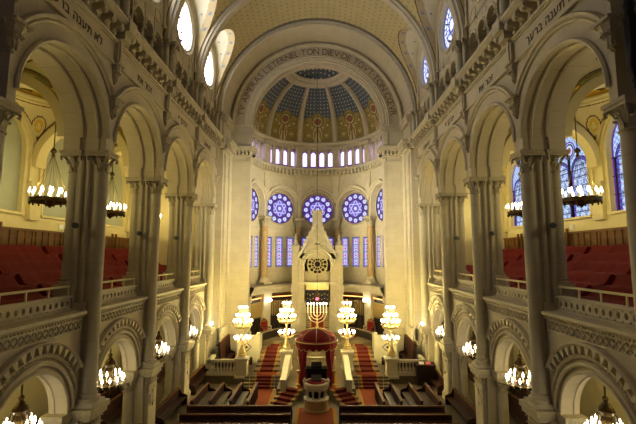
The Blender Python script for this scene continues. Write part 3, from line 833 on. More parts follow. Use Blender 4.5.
# roses, lancets, small dome windows
def p_rose(x,y):
    r=hypot(x,y); a=atan2(y,x)
    if r>.97: return 0
    k=round(a/(pi/6)); ang=k*pi/6; d=hypot(x-.78*cos(ang),y-.78*sin(ang))
    if d<.135: return 2 if d>.03 else 1
    if d<.165: return 3
    if r>.58: return 0
    if r>.54: return 3
    if star_in(x,y,.56,.024): return 2
    if r<.13: return 2
    if r<.2: return 0
    return 5 if abs(sin(6*a))>.45 else 1
GM=[M_['g_purple'],M_['g_blue'],M_['g_med'],M_['lead'],M_['g_lav'],M_['g_violet']]
g=None
def put(src,parent,first):
    if first: src.parent=parent; return
    c=src.copy(); C.objects.link(c); c.parent=parent
rose=disc_window('glass',1.7,p_rose,GM,lambda u,z,o:(u,o,z),0,0,nr=40,na=168)
m=MB(); m.arc([(.9,-.03),(.9,-.07),(.94,-.07),(.94,-.03)],0,Mfront,a1=2*pi,n=48,mi=0); m.arc([(1.66,.0),(1.66,-.08),(1.74,-.08),(1.74,.0)],0,Mfront,a1=2*pi,n=48)
rfr=m.build('window_frame',M_['lead'])
for i,b in enumerate(BAYS):
    phi=b*STEP; p=Mb(phi)(0,14.8,7.1); w=win_root(p,-phi); put(rose,w,i==0); put(rfr,w,i==0)
def p_lan(x,z):
    if abs(x)>.34 or z<.08 or z>3.12: return 1
    q=(z-.08)%.76; x=abs(x); c=hypot(x,q-.38)
    if q<.05 or q>.71: return 3
    if x>.27: return 5
    if c<.1: return 6
    if c<.22: return 2
    if c<.26: return 6 if int(z/.76)%2 else 0
    return 2 if (int((q+x)*9)%4) else 5
m=MB(); vs=[(-.4+.8*i/22,0,3.2*j/88) for j in range(89) for i in range(23)]; fs=[];mi=[]
for j in range(88):
    for i in range(22): b=j*23+i; fs.append((b,b+1,b+24,b+23)); mi.append(p_lan(-.4+.8*(i+.5)/22,3.2*(j+.5)/88))
m.add(vs,fs,mi); lan=m.build('glass',GM+[M_['g_red']],smooth=False)
m=MB(); 
for x0,x1,z0,z1 in ((-.46,-.4,-.06,3.26),(.4,.46,-.06,3.26),(-.46,.46,-.06,0),(-.46,.46,3.2,3.26)): m.box(x0,x1,-.08,.03,z0,z1)
lfr=m.build('window_frame',M_['stone']); first=True
for b in BAYS:
    for u in (-1.36,0,1.36):
        if b==0 and u==0: continue
        phi=b*STEP; p=Mb(phi)(u,8.45,7.1); w=win_root(p,-phi); put(lan,w,first); put(lfr,w,first); first=False
m=MB(); 
def p_sm(x,z):
    if z>1.55 and hypot(x,z-1.55)>.2: return 0
    if abs(x)>.24 or z<.12: return 0
    return 4
vs=[(-.31+.62*i/12,0,1.85*j/40) for j in range(41) for i in range(13)]; fs=[];mi=[]
for j in range(40):
    for i in range(12):
        x,z=-.31+.62*(i+.5)/12,1.85*(j+.5)/40
        if z>1.58 and hypot(x,z-1.55)>.32: continue
        b=j*13+i; fs.append((b,b+1,b+14,b+13)); mi.append(p_sm(x,z))
m.add(vs,fs,mi); sm=m.build('glass',[M_['g_purple']]+[M_['g_blue']]*3+[M_['g_lav']],smooth=False)
m=MB(); m.arc([(.31,-.02),(.31,-.1),(.37,-.1),(.37,-.02)],1.58,Mfront,n=14)
for s in (-1,1): m.box(min(s*.31,s*.37),max(s*.31,s*.37),-.1,-.02,0,1.58)
sf=m.build('window_frame',M_['stone']); first=True
for b in BAYS:
    for i in range(4):
        phi=b*STEP; p=Mb(phi)(-1.47+.98*i,19.62,6.9); w=win_root(p,-phi); put(sm,w,first); put(sf,w,first); first=False
# apse columns
def acol():
    root=empty('apse_column',(0,0,6.72)); m=MB()
    m.box(-.62,.62,-.62,.62,6.72,6.95); m.lathe([(.62,6.95),(.6,7.1),(.5,7.18),(.45,7.3),(.47,7.4),(.36,7.48)],0,0,20)
    m.build('base',M_['stone'],root,(0,0,6.72))
    m=MB(); m.lathe([(.34,7.48),(.35,10),(.31,12.75)],0,0,22); m.build('shaft',M_['ashaft'],root,(0,0,6.72))
    m=MB(); capital(m,0,0,12.8,13.75,.31,.52); m.build('capital',M_['carve'],root,(0,0,6.72)); return root
M_['ashaft']=mat('yellow_marble_shaft',(176,146,96),noise=.3,nscale=3,rough=.4)
ac=acol(); at_=tree(ac); first=True
for nm,ph in (('inner left',-18),('outer left',-54),('inner right',18),('outer right',54)):
    p=Mb(radians(ph))(0,6.72,6.85); lab='%s column of yellow marble standing on the apse ledge'%nm
    if first: ac.location=p; ac.rotation_euler=(0,0,-radians(ph)); tag(ac,lab,'column','marble columns of the apse'); first=False
    else: copy_tree(at_,p,-radians(ph),label=lab,cat='column',group='marble columns of the apse')
m=MB()
for ph in (-54,54,-88,88):
    M=Mb(radians(ph)); m.prism([(-.5,0),(.5,0),(.5,5.8),(-.5,5.8)],M,6.35,7.6); m.prism([(-.58,5.2),(.58,5.2),(.58,5.8),(-.58,5.8)],M,6.25,7.6); m.prism([(-.6,1.9),(.6,1.9),(.6,2.5),(-.6,2.5)],M,6.25,7.6)
structure(m.build('wall_back',M_['stone']))
# half dome: painted panels, ribs, eye
DZ=22.4; DR=6.6; DH=6.0
def dome(q): return DR*cos(q),DZ+DH*sin(q)
q1=math.acos(2.95/DR)
def p_dome(u,v):
    # u -1..1 across, v metres up
    w=2.1*cos(v/8.2); x=abs(u)*w
    top=3.15 if False else 0
    lob=[(0,3.05,.62),(.95,2.55,.62),(1.85,2.3,.6)]
    inside=v<2.5
    for cx,cy,r in lob:
        if hypot(x-cx,v-cy)<r: inside=True
    if not inside:
        gx=(u*w)/.42; gy=v/.42
        return 1 if hypot(gx-round(gx),gy-round(gy))<.17 else 0
    for cx,cy,r in lob:
        if v>cy-.1 and abs(hypot(x-cx,v-cy)-r+.08)<.035: return 4
    d=hypot(x-1.05,v-.95)
    if d<.13: return 3
    if d<.3: return 2
    if abs(d-.5)<.05 or abs(d-.78)<.04: return 4
    d=hypot(x,v-2.6)
    if d<.42: return 5
    if d<.52: return 3
    if abs(d-.66)<.05: return 4
    if x<.07 and v<2.3: return 5
    if abs(x-.35*sin(v*1.6)-.15)<.06 and v<2.2: return 3
    if hypot(x-1.15,v-2.2)<.12 or hypot(x-.62,v-1.9)<.1: return 3
    if x<.35-.1*v and v<1.2: return 3
    if abs(hypot(x-1.25,v-2.25)-.3)<.04: return 4
    return 2
NU_,NV_=96,150; m=MB()
for bi,b in enumerate(BAYS):
    vs=[];fs=[];mi=[]
    for j in range(NV_+1):
        r,z=dome(q1*j/NV_)
        for i in range(NU_+1):
            phi=b*STEP+STEP/2*(-1+2*i/NU_); vs.append((r*sin(phi),AP+r*cos(phi),z))
    for j in range(NV_):
        for i in range(NU_):
            k=j*(NU_+1)+i; fs.append((k,k+1,k+NU_+2,k+NU_+1)); mi.append(p_dome(-1+2*(i+.5)/NU_,7.2*(j+.5)/NV_))
    m.add(vs,fs,mi)
structure(m.build('ceiling',[M_['slate'],M_['star'],M_['ochre'],M_['pale'],M_['olive'],M_['rose']]))
m=MB()
for ph in (-90,-54,-18,18,54,90):
    M=Mb(radians(ph)); sec=[(-.34,0),(-.3,-.14),(-.2,-.2),(-.14,-.3),(.14,-.3),(.2,-.2),(.3,-.14),(.34,0)]; vs=[]
    for j in range(41):
        q=q1*j/40; r,z=dome(q); k=1-.35*j/40
        for u,d in sec: vs.append(M(u*k,z+d*sin(q),r+d*cos(q)))
    n=len(sec); m.add(vs,[(j*n+i,j*n+(i+1)%n,(j+1)*n+(i+1)%n,(j+1)*n+i) for j in range(40) for i in range(n)])
re_,ze=dome(q1)
m.lathe([(3.3,ze-.25),(3.1,ze-.34),(2.95,ze-.3),(2.85,ze-.15),(2.75,ze-.1),(2.7,ze+.1),(2.6,ze+.15),(2.5,ze+.3),(2.45,ze+.4),(2.9,ze+.5)],0,AP,60,a0=0,a1=pi)
structure(m.build('trim_10',M_['stone']))
m=MB(); vs=[(0,AP,ze+1.5)]; fs=[];mi=[]; NA,NC=90,26
for j in range(1,NC+1):
    q=pi/2*j/NC
    for i in range(NA+1): a=pi*i/NA; vs.append((2.6*sin(q)*cos(a),AP+2.6*sin(q)*sin(a),ze+.3+1.2*cos(q)))
for j in range(NC-1):
    for i in range(NA):
        k=1+j*(NA+1)+i; fs.append((k,k+1,k+NA+2,k+NA+1)); x=vs[k][0]/.42;y=(vs[k][1]-AP)/.42; mi.append(1 if hypot(x-round(x),y-round(y))<.18 else 0)
m.add(vs,fs,mi); structure(m.build('ceiling',[M_['slate'],M_['star']]))
# --- raised floors
m=MB(); m.box(-8.6,8.6,31.5,38.2,.0,.6); structure(m.build('floor',M_['floor']))
m=MB(); m.lathe([(7.5,.5),(7.5,1.9),(.01,1.9)],0,AP,48,a0=0,a1=pi,cap=False); m.box(-7.5,7.5,37.6,38.0,.6,1.9); m.box(-2.2,2.2,36.2,38.0,.6,1.9); structure(m.build('floor',M_['floor']))
# --- stairs
def steps(path,n,w,z0,z1,name,label,cw=.65,mt='carpetred'):
    from mathutils import Vector
    P=[Vector(p) for p in path]; Ls=[0]
    for i in range(1,len(P)): Ls.append(Ls[-1]+(P[i]-P[i-1]).length)
    def at(t):
        s=t*Ls[-1]
        for i in range(1,len(P)):
            if s<=Ls[i]+1e-9: k=(s-Ls[i-1])/(Ls[i]-Ls[i-1]); return P[i-1].lerp(P[i],k)
        return P[-1]
    root=empty(name,(P[0].x,P[0].y,z0)); tag(root,label,'staircase'); O=(P[0].x,P[0].y,z0)
    st,ca,bo,b2=MB(),MB(),MB(),MB(); K=6
    def tng(t): a=at(max(0,t-.06));b=at(min(1,t+.06)); d=(b-a).normalized(); return d
    rise=(z1-z0)/n
    for i in range(n):
        z=z0+rise*(i+1); 
        for j in range(K):
            ta=(i+j/K)/n; tb=(i+(j+1)/K)/n
            a,b=at(ta),at(tb); da,db=tng(ta),tng(tb)
            for mb,u0,u1,za,zt in ((st,-w,w,z0-.0,z),(ca,-cw,cw,z-rise,z+.015),(bo,-cw-.14,-cw,z-rise,z+.018),(b2,cw,cw+.14,z-rise,z+.018)):
                def q(p,d,u): return (p.x+d.y*u,p.y-d.x*u)
                c=[q(a,da,u0),q(a,da,u1),q(b,db,u1),q(b,db,u0)]
                off=.015 if mb is not st else 0
                if off and j==0: c[0]=(c[0][0]-da.x*off,c[0][1]-da.y*off); c[1]=(c[1][0]-da.x*off,c[1][1]-da.y*off)
                mb.add([(x,y,zz) for zz in (za,zt) for x,y in c],[(0,3,2,1),(4,5,6,7),(0,1,5,4),(1,2,6,5),(2,3,7,6),(3,0,4,7)])
    st.build('steps',M_['floor'],root,O,smooth=False); r=ca.build('runner',M_[mt],root,O,smooth=False); bo.build('runner_border',M_['border'],r,O,smooth=False); b2.build('runner_border',M_['border'],r,O,smooth=False)
    return root
for s,side,rot in SIDES:
    steps([(s*3.95,30.3),(s*3.95,31.55)],4,1.45,0,.6,'low_staircase','short flight of four carpeted steps from the nave floor, %s of the canopy'%side,cw=.55)
    steps([(s*3.95,32.4),(s*3.95,34.5),(s*4.0,36.8),(s*3.85,38.3),(s*3.3,39.5),(s*2.4,40.6)],10,.95,.6,2.05,'curved_staircase','long curving flight with red carpet rising behind the candelabra on the %s'%side,cw=.5)
def rug(x0,x1,y0,y1,z,label,b=.2):
    root=empty('carpet_runner',((x0+x1)/2,(y0+y1)/2,z)); tag(root,label,'carpet'); O=((x0+x1)/2,(y0+y1)/2,z)
    m=MB(); m.box(x0+b,x1-b,y0+b*0,y1-b*0,z,z+.02); m.build('pile',M_['carpet'],root,O)
    
    for xa in (x0,x1-b): m=MB(); m.box(xa,xa+b,y0,y1,z,z+.022); m.build('border',M_['border'],root,O)
rug(-1.25,1.25,14,26.6,0,'rust carpet with mustard borders down the central aisle')
rug(-4.85,-2.95,24.6,30.25,0,'rust carpet with mustard borders before the left low steps'); rug(2.95,4.85,24.6,30.25,0,'rust carpet with mustard borders before the right low steps')
rug(-4.75,-2.95,31.6,32.35,.6,'short rust carpet between the two flights on the left',.14); rug(2.95,4.75,31.6,32.35,.6,'short rust carpet between the two flights on the right',.14)
rug(-1.5,1.5,28.5,31.9,.6,'rust carpet on the platform under the canopy')
rug(-.9,.9,36.25,39.3,1.9,'rust carpet between the large menorah and the ark')
# bimah platform, slanting steps and parapets
m=MB(); m.box(-2.7,2.7,28.4,31.52,0,.6); structure(m.build('floor',M_['floor']))
for s,side,rot in SIDES:
    steps([(s*2.3,27.0),(s*1.55,28.6)],4,.75,0,.6,'slanting_staircase','short slanting carpeted steps beside the round pulpit on its %s'%side,cw=.5)
    root=empty('stone_parapet',(s*2.25,28.6,.0)); tag(root,'pale sloping stone parapet flanking the canopy on its %s'%side,'parapet')
    m=MB(); O=(s*2.25,28.6,0)
    x0,x1=sorted((s*2.12,s*2.38))
    m.prism([(28.35,0),(32.4,0),(32.4,1.75),(31.2,1.6),(29.0,1.15),(28.35,1.1)],lambda u,z,o:(o,u,z),x0,x1); m.box(x0-.06,x1+.06,28.25,28.75,0,1.18)
    m.build('wall',M_['marble'],root,O)
    m=MB(); m.prism([(28.2,1.14),(29.0,1.2),(31.2,1.65),(32.45,1.8),(32.45,1.9),(31.2,1.75),(29.,1.3),(28.2,1.24)],lambda u,z,o:(o,u,z),x0-.08,x1+.08); m.build('coping',M_['marble'],root,O)
# pulpit
root=empty('round_pulpit',(0.02,26.35,0)); root.scale=(.8,.8,.9); tag(root,'round white stone pulpit with arched niches facing the pews','pulpit'); O=(0,0,0); X=.0
m=MB(); m.lathe([(1.0,0),(1.0,.12),(.93,.18),(.9,.7),(.98,.76)],0,0,32); m.build('drum_base',mat('ochre_stone',(164,136,88),noise=.2),root)
m=MB(); m.lathe([(.98,.76),(1.0,.84),(.9,.9),(.82,.92)],0,0,32); 
m.lathe([(.84,1.42),(.9,1.46),(.9,1.5),(1.0,1.6),(1.02,1.85),(.96,1.9),(.8,1.9),(.8,1.6),(.7,1.5)],0,0,32,cap=False)
for k in range(10):
    a=2*pi*k/10; m.lathe([(.1,.92),(.1,1.0),(.06,1.02),(.06,1.3),(.11,1.36),(.12,1.44)],.8*cos(a),.8*sin(a),8)
    b=a+pi/12
for s in (-1,1): m.sphere((s*.92,-.1,1.96),.16,12); m.sphere((s*.92,-.1,2.1),.08,8)
m.build('arcaded_rim',M_['marble'],root)
m=MB(); m.lathe([(.64,.92),(.64,1.47)],0,0,24,cap=False); m.build('niche_shade_core',M_['black'],root)  # black core paints the shade between the niche colonnettes
m=MB(); m.lathe([(.78,1.8),(.7,1.95),(.3,2.0),(.01,2.0)],0,0,24); m.build('cushion',M_['velvet'],root)
m=MB(); m.prism([(-.35,1.98),(.3,2.0),(.3,2.28),(-.35,2.06)],lambda u,z,o:(o,u,z),-.4,.4); m.build('reading_desk',M_['dark'],root)
# canopy
root=empty('bimah_canopy',(0,30,.6)); tag(root,'round crimson velvet canopy with gold piping over the reading platform','canopy'); CR=1.5
m=MB(); m.lathe([(1.5,3.5),(1.52,3.58),(1.46,3.62),(1.38,3.66)]+[(1.38*cos(q),3.66+.68*sin(q)) for q in [pi/2*k/10 for k in range(1,10)]]+[(.02,4.34)],0,0,48,cap=False); m.build('dome_cover',M_['velvet'],root,(0,0,.6))
m=MB()
for k in range(8):
    a=2*pi*k/8+pi/8*0; m.tube([(1.395*cos(q)*cos(a),1.395*cos(q)*sin(a),3.66+.695*sin(q)) for q in [pi/2*j/12 for j in range(13)]],.022,6)
m.lathe([(1.52,3.5),(1.56,3.54),(1.52,3.58)],0,0,48,cap=False)
m.build('gold_piping',M_['gilt'],root,(0,0,.6))
m=MB(); vs=[];n=160
for i in range(n+1):
    a=2*pi*i/n; f=1.48+.015*sin(a*40); zb=3.0+.16*(1-abs(sin(a*10)))
    vs+=[(f*cos(a),f*sin(a),3.52),(f*cos(a),f*sin(a),zb),((f-.03)*cos(a),(f-.03)*sin(a),zb),((f-.03)*cos(a),(f-.03)*sin(a),3.52)]
m.add(vs,[(4*i+q,4*i+(q+1)%4,4*i+4+(q+1)%4,4*i+4+q) for i in range(n) for q in range(4)]); va=m.build('valance',M_['velvet'],root,(0,0,.6))
m=MB(); m.tube([(1.495*cos(2*pi*i/n),1.495*sin(2*pi*i/n),3.0+.16*(1-abs(sin(2*pi*i/n*10)))) for i in range(n+1)],.022,5); m.build('fringe',M_['gilt'],va,(0,0,.6))
for a in (radians(-135),radians(-45),radians(45),radians(135)):
    m=MB(); x,y=1.38*cos(a),1.38*sin(a); m.lathe([(.09,.6),(.09,.75),(.05,.8),(.05,3.46),(.09,3.5)],x,y,12); m.build('post',M_['gilt'],root,(0,0,.6))
    m=MB(); vs=[];n=40; nl=14
    for j in range(nl+1):
        t=j/nl; z=3.4-2.75*t; pinch=1-.62*sin(pi*min(1,t/.72))**2 if t<.72 else .38+.62*((t-.72)/.28)**.6*.55+.0
        pinch=1-.55*math.exp(-((t-.62)/.2)**2)
        for i in range(n):
            b=2*pi*i/n; r=(1+.16*sin(b*7+j*.2))
            tw=.62*pinch; vs.append(((1.36)*cos(a)+ -sin(a)*tw*.62*cos(b)*r+cos(a)*.14*sin(b)*r,(1.36)*sin(a)+cos(a)*tw*.62*cos(b)*r+sin(a)*.14*sin(b)*r,z))
    m.add(vs,[(j*n+i,j*n+(i+1)%n,(j+1)*n+(i+1)%n,(j+1)*n+i) for j in range(nl) for i in range(n)]); m.build('curtain',M_['velvet'],root,(0,0,.6))
m=MB(); m.lathe([(.06,4.3),(.09,4.36),(.04,4.42),(.02,4.5)],0,0,10); m.build('finial',M_['gilt'],root,(0,0,.6))
# reading table
root=empty('reading_table',(0,29.7,.62)); tag(root,'reading table under black cloth standing below the canopy','table')
m=MB(); m.box(-.85,.85,-.35,.35,.95,1.02); m.build('table_top',M_['dark'],root)
for x in (-.8,.8):
    for y in (-.3,.3): m=MB(); m.lathe([(.05,0),(.04,.5),(.05,.95)],x,y,8); m.build('leg',M_['iron'],root)
m=MB(); m.box(-.7,.7,-.37,.37,.25,1.03); m.box(-.74,.74,-.39,.39,1.03,1.06); m.build('cloth',M_['black'],root)
o=MB(); o.prism([(-.3,0),(.3,0),(.3,.3),(-.3,.08)],lambda u,z,q:(q,u,z),-.38,.38); tag(o.build('book_rest',M_['black'],loc=(0,29.7,1.69)),'sloping black book rest on the reading table','book rest')
# railing behind canopy
root=empty('low_balustrade',(0,31.9,.6)); tag(root,'low pale balustrade closing the back of the canopy platform','balustrade')
m=MB(); m.box(-1.5,1.5,-.12,.12,1.1,1.25); m.build('handrail',M_['marble'],root); m=MB(); m.box(-1.5,1.5,-.12,.12,0,.15); m.build('plinth',M_['marble'],root)
for i in range(11): m=MB(); m.lathe([(.07,.15),(.09,.4),(.04,.7),(.07,1.1)],-1.35+.27*i,0,8); m.build('baluster',M_['marble'],root)
for s,side,rot in SIDES:
    o=MB(); o.lathe([(.14,0),(.16,.1),(.05,.18),(.04,.8),(.12,.95),(.14,1.05)],0,0,10); tag(o.build('brass_stand',M_['gilt'],loc=(s*1.25,29.0,.62)),'small brass stand at the front %s of the canopy'%side,'stand')
    for i,(x,y) in enumerate(((4.85,30.15),(3.05,30.15))):
        o=MB(); o.lathe([(.1,0),(.1,.03),(.025,.06),(.025,.95),(.05,1.0),(.02,1.05)],0,0,10); tag(o.build('brass_post',M_['gilt'],loc=(s*x,y,0)),'slender brass post at the %s foot of the low steps on the %s'%(('outer','inner')[i],side),'post')
# candelabra on pedestals
def lamp():
    root=empty('candelabrum',(0,0,0)); m=MB()
    m.lathe([(.34,0),(.36,.08),(.26,.14),(.3,.24),(.18,.45),(.1,.7),(.16,.8),(.09,.9),(.07,1.2)],0,0,8); m.build('base',M_['gilt'],root)
    m=MB(); m.lathe([(.07,1.2),(.15,1.3),(.09,1.42),(.06,1.7),(.14,1.95),(.22,2.1),(.12,2.2),(.08,2.6),(.13,2.8),(.06,3.0),(.06,3.5),(.1,3.6),(.03,3.9)],0,0,12); m.build('stem',M_['gilt'],root)
    m=MB(); m.lathe([(.62,2.06),(.64,2.12),(.64,2.18),(.5,2.02),(.2,1.98)],0,0,20,rf=lambda a,z:1+.05*sin(a*10)); m.build('basket',M_['gilt'],root)
    arm0=None
    for z,R,n,h in ((1.1,.6,10,.2),(2.25,.7,12,.3),(2.7,.5,10,.3),(3.35,.3,8,.22)):
        for k in range(n):
            a=2*pi*k/n
            m=MB(); m.tube([(.06,0,z-.05),(R*.45,0,z-.2),(R*.85,0,z-.14),(R,0,z+.0)],.022,5); m.lathe([(.02,z),(.075,z+.03),(.08,z+.05)],R,0,8); m.lathe([(.03,z+.05),(.03,z+h)],R,0,6)
            key=('arm',z); 
            if key not in GL: ar=m.build('arm',M_['gilt']); GL[key]=ar
            else: ar=GL[key].copy(); C.objects.link(ar)
            ar.parent=root; ar.rotation_euler=(0,0,a)
            key=('bulb',z)
            if key not in GL: m=MB(); m.sphere((R,0,z+h+.05),.055,10,1.5); bu=m.build('bulb',M_['bulb']); GL[key]=bu
            else: bu=GL[key].copy(); C.objects.link(bu)
            bu.parent=ar
    return root
la=lamp(); lt=tree(la)
ped=MB(); ped.box(-.55,.55,-.55,.55,0,.18); ped.box(-.46,.46,-.46,.46,.18,1.2); ped.box(-.52,.52,-.52,.52,1.2,1.28); ped.box(-.58,.58,-.58,.58,1.28,1.45); ped.lathe([(.5,1.45),(.42,1.55),(.38,1.6)],0,0,8)
for k in range(4):
    for j in range(3): 
        a=k*pi/2; leaf(ped,cos(a)*.28-sin(a)*(j-1)*.3,sin(a)*.28+cos(a)*(j-1)*.3,a,.18,.98,.3,.26)
ped.v=[(x*.9,y*.9,z) for x,y,z in ped.v]; ped=ped.build('stone_pedestal',M_['marble'])
first=True
LAMPS=[]
for s,side in ((-1,'left'),(1,'right')):
    for nm,x,y,z in (('outer front',5.72,31.75,.42),('inner rear',2.45,33.2,.6)):
        L2='%s gilt candelabrum with tiers of lit globes, %s side of the canopy'%(nm,side); L1='square stone pedestal carrying the %s candelabrum on the %s'%(nm,side)
        if first: ped.location=(s*x,y,z); tag(ped,L1,'pedestal','candelabrum pedestals'); la.location=(s*x,y,z+1.6); tag(la,L2,'candelabrum','gilt candelabra'); first=False
        else:
            c=ped.copy(); C.objects.link(c); c.location=(s*x,y,z); tag(c,L1,'pedestal','candelabrum pedestals'); copy_tree(lt,(s*x,y,z+1.6),0,label=L2,cat='candelabrum',group='gilt candelabra')
        LAMPS.append((s*x,y,z+1.6))
# chandeliers
def hang(gallery):
    root=empty('gallery_chandelier' if gallery else 'arcade_chandelier',(0,0,0)); m=MB()
    if gallery:
        m.tube([(0,0,2.6),(0,0,5.7)],.025,6); m.lathe([(.02,2.1),(.1,2.2),(.05,2.3),(.16,2.45),(.06,2.6)],0,0,10); m.build('rod',M_['bronze'],root)
        R=.8
        m=MB()
        for k in range(8): a=2*pi*k/8; m.tube([(.05*cos(a),.05*sin(a),2.2),(R*.55*cos(a),R*.55*sin(a),1.0),(R*cos(a),R*sin(a),.1)],.009,4)
        m.build('chain',M_['bronze'],root)
        m=MB(); m.lathe([(R,-.16),(R+.05,-.12),(R+.03,0),(R+.07,.06),(R,.1),(R-.05,.0),(R-.03,-.16),(R,-.16)],0,0,40,rf=lambda a,z:1+.03*abs(sin(a*8)),cap=False)
        m.lathe([(.02,-.4),(.12,-.3),(.3,-.22),(R-.02,-.12),(R-.02,-.08),(.2,-.1)],0,0,24)
        for k in range(16): a=2*pi*k/16; m.sphere((1.05*R*cos(a),1.05*R*sin(a),-.2),.05,6,1.6)
        m.build('crown_ring',M_['bronze'],root); spec=[(R+.08,.05,14,.28,.045),(.42,.15,6,.28,.045)]
    else:
        m.tube([(0,0,1.2),(0,0,1.75)],.03,6); m.lathe([(.02,1.2),(.1,1.1),(.06,1.0),(.14,.9),(.05,.8)],0,0,10); m.build('rod',M_['bronze'],root)
        m=MB(); m.lathe([(.03,-.75),(.1,-.66),(.05,-.58),(.25,-.45),(.5,-.3),(.56,-.2),(.5,-.16),(.2,-.2)],0,0,24,rf=lambda a,z:1+.04*sin(a*12)); m.build('basket',M_['bronze'],root)
        m=MB(); m.lathe([(.12,-.2),(.2,0),(.14,.2),(.22,.4),(.15,.55),(.26,.7),(.2,.82),(.06,.95)],0,0,8)
        for k in range(8): a=2*pi*k/8; m.tube([(.1*cos(a),.1*sin(a),.85),(.3*cos(a),.3*sin(a),.5),(.45*cos(a),.45*sin(a),-.2)],.018,4)
        m.build('stem',M_['bronze'],root); spec=[(.62,-.2,12,.2,.045),(.42,.05,7,.2,.045)]
    for R,z,n,h,r in spec:
        for k in range(n):
            a=2*pi*k/n; key=('c',gallery,R)
            if key not in GL:
                m=MB(); m.tube([(R*.6,0,z-.05),(R*.85,0,z-.1),(R,0,z)],.018,4); m.lathe([(.02,z),(.06,z+.03)],R,0,8); m.lathe([(.022,z+.03),(.022,z+h-.04)],R,0,6); ca=m.build('candle',M_['candle']); GL[key]=ca
                m=MB(); m.lathe([(.02,z+h-.03),(r,z+h+.04),(r*.8,z+h+.1),(.01,z+h+.2)],R,0,8); bu=m.build('bulb',M_['bulbs']); GL[key+('b',)]=bu
            else: ca=GL[key].copy(); C.objects.link(ca); bu=GL[key+('b',)].copy(); C.objects.link(bu)
            ca.parent=root; ca.rotation_euler=(0,0,a); bu.parent=ca
    return root
PL=[]
for gal,f,lab in ((True,lambda s,k:(s*13.05,BC[k],12.35),'bronze crown chandelier hanging in the gallery, %s bay on the %s'),(False,lambda s,k:(s*9.65,BC[k],3.85),'bronze chandelier with lit candles under the ground arch, %s bay on the %s')):
    r=hang(gal); place(r,0,lab,'chandelier','gallery chandeliers' if gal else 'ground arcade chandeliers',f,range(4))
    for s in (-1,1):
        for k in range(4): x,y,z=f(s,k); PL.append((x,y,z+(.3 if gal else .15),gal))
# menorah and hanging lamp
root=empty('large_menorah',(0,37.2,1.9)); tag(root,'large seven branched menorah standing before the ark','menorah'); O=(0,37.2,1.9)
m=MB(); m.lathe([(.5,1.9),(.5,2.3),(.42,2.35),(.42,2.8),(.48,2.9)],0,37.2,8); m.build('stone_block',M_['marble'],root,O)
m=MB(); m.lathe([(.4,2.9),(.36,3.0),(.16,3.12),(.08,3.4),(.13,3.55),(.05,3.7),(.05,4.55)],0,37.2,12); m.build('stem',M_['gilt'],root,O)
for i,R in enumerate((.84,.57,.3)):
    m=MB(); m.tube([(R*cos(a),37.2,4.45+R*sin(a)) for a in [pi+pi*k/24 for k in range(25)]],.03,8); m.build('branch',M_['silver'],root,O)
for x in (-.84,-.57,-.3,0,.3,.57,.84):
    m=MB(); m.lathe([(.03,4.42),(.09,4.5),(.09,4.54)],x,37.2,10); m.lathe([(.05,4.54),(.05,5.2)],x,37.2,8); ca=m.build('candle',M_['candle'],root,O)
    m=MB(); m.lathe([(.02,5.18),(.06,5.26),(.01,5.4)],x,37.2,8); m.build('bulb',M_['bulbs'],ca,O)
root=empty('hanging_lamp',(0,39.3,5.5)); tag(root,'hanging lamp with ruby glass on a very long chain from the dome','lamp')
m=MB(); m.tube([(0,0,.9),(0,0,ze+1.2-5.5)],.02,5); m.build('chain',M_['iron'],root)
m=MB(); m.lathe([(.05,.9),(.14,.8),(.06,.7),(.2,.3),(.22,.15),(.1,.1)],0,0,12,cap=False); m.lathe([(.03,-.5),(.1,-.4),(.16,-.2),(.2,-.15)],0,0,12); m.build('lamp_body',M_['bronze'],root)
m=MB(); m.sphere((0,0,0),.13,12); m.build('ruby_glass',M_['ruby'],root)
# the ark
root=empty('torah_ark',(0,42.2,1.9)); tag(root,'tall gabled pale stone ark with wheel rosette at the centre of the apse','ark'); O=(0,42.2,1.9)
def F(u,z,o): return (u,42.2+o,z)
m=MB()
m.archwall(F,-.3,1.2,-1.95,1.95,4.9,9.9,1.35,8.6,n=32); m.box(-1.95,-1.2,42.0,43.4,1.9,4.9); m.box(1.2,1.95,42.0,43.4,1.9,4.9)
m.prism([(-1.95,9.3),(1.95,9.3),(0,13.0)],F,-.3,.9); m.prism([(-1.5,8),(1.5,8),(1.5,9.9),(-1.5,9.9)],F,.5,1.0); m.box(-1.4,1.4,42.7,43.2,6.9,10)
m.prism([(-.95,11.0),(.95,11.0),(.56,12.4),(.5,14.3),(-.5,14.3),(-.56,12.4)],F,-.42,.9); m.box(-.6,.6,41.7,43.1,14.2,14.4)
m.build('gabled_front',M_['stone'],root,O)
for s in (-1,1):
    m=MB(); x=s*2.3; m.box(x-.42,x+.42,41.8,43.2,1.9,2.6); m.box(x-.34,x+.34,41.85,43.2,2.6,10.2); m.box(x-.44,x+.44,41.75,43.2,5.9,6.6); m.box(x-.42,x+.42,41.8,43.2,10.2,10.7)
    m.lathe([(.4,10.7),(.3,10.9),(.2,11.2),(.12,11.4),(.2,11.5),(.1,11.7),(.02,12.0)],x,42.3,8)
    m.box(x-.18,x+.18,41.8,41.9,7.1,9.8)
    m.build('buttress',M_['stone'],root,O)
m=MB()
for s in (-1,1): 
    m.prism([(0,13.0),(s*2.1,9.1),(s*2.1,9.5),(s*1.0,11.7),(0,13.5)],F,-.5,-.3)
    for k in range(6): t=(k+.5)/6; m.sphere((s*(.45+1.55*t),41.8,12.6-3.0*t+.2),.13,8)
m.arc([(1.35,-.3),(1.35,-.42),(1.5,-.46),(1.6,-.36),(1.72,-.4),(1.78,-.3)],8.6,F,n=36)
m.lathe([(.22,10.75),(.1,11.0)],0,41.85,6); m.box(-1.95,1.95,41.8,42.0,6.65,6.9)
m.build('gable_moulding',M_['marble'],root,O)
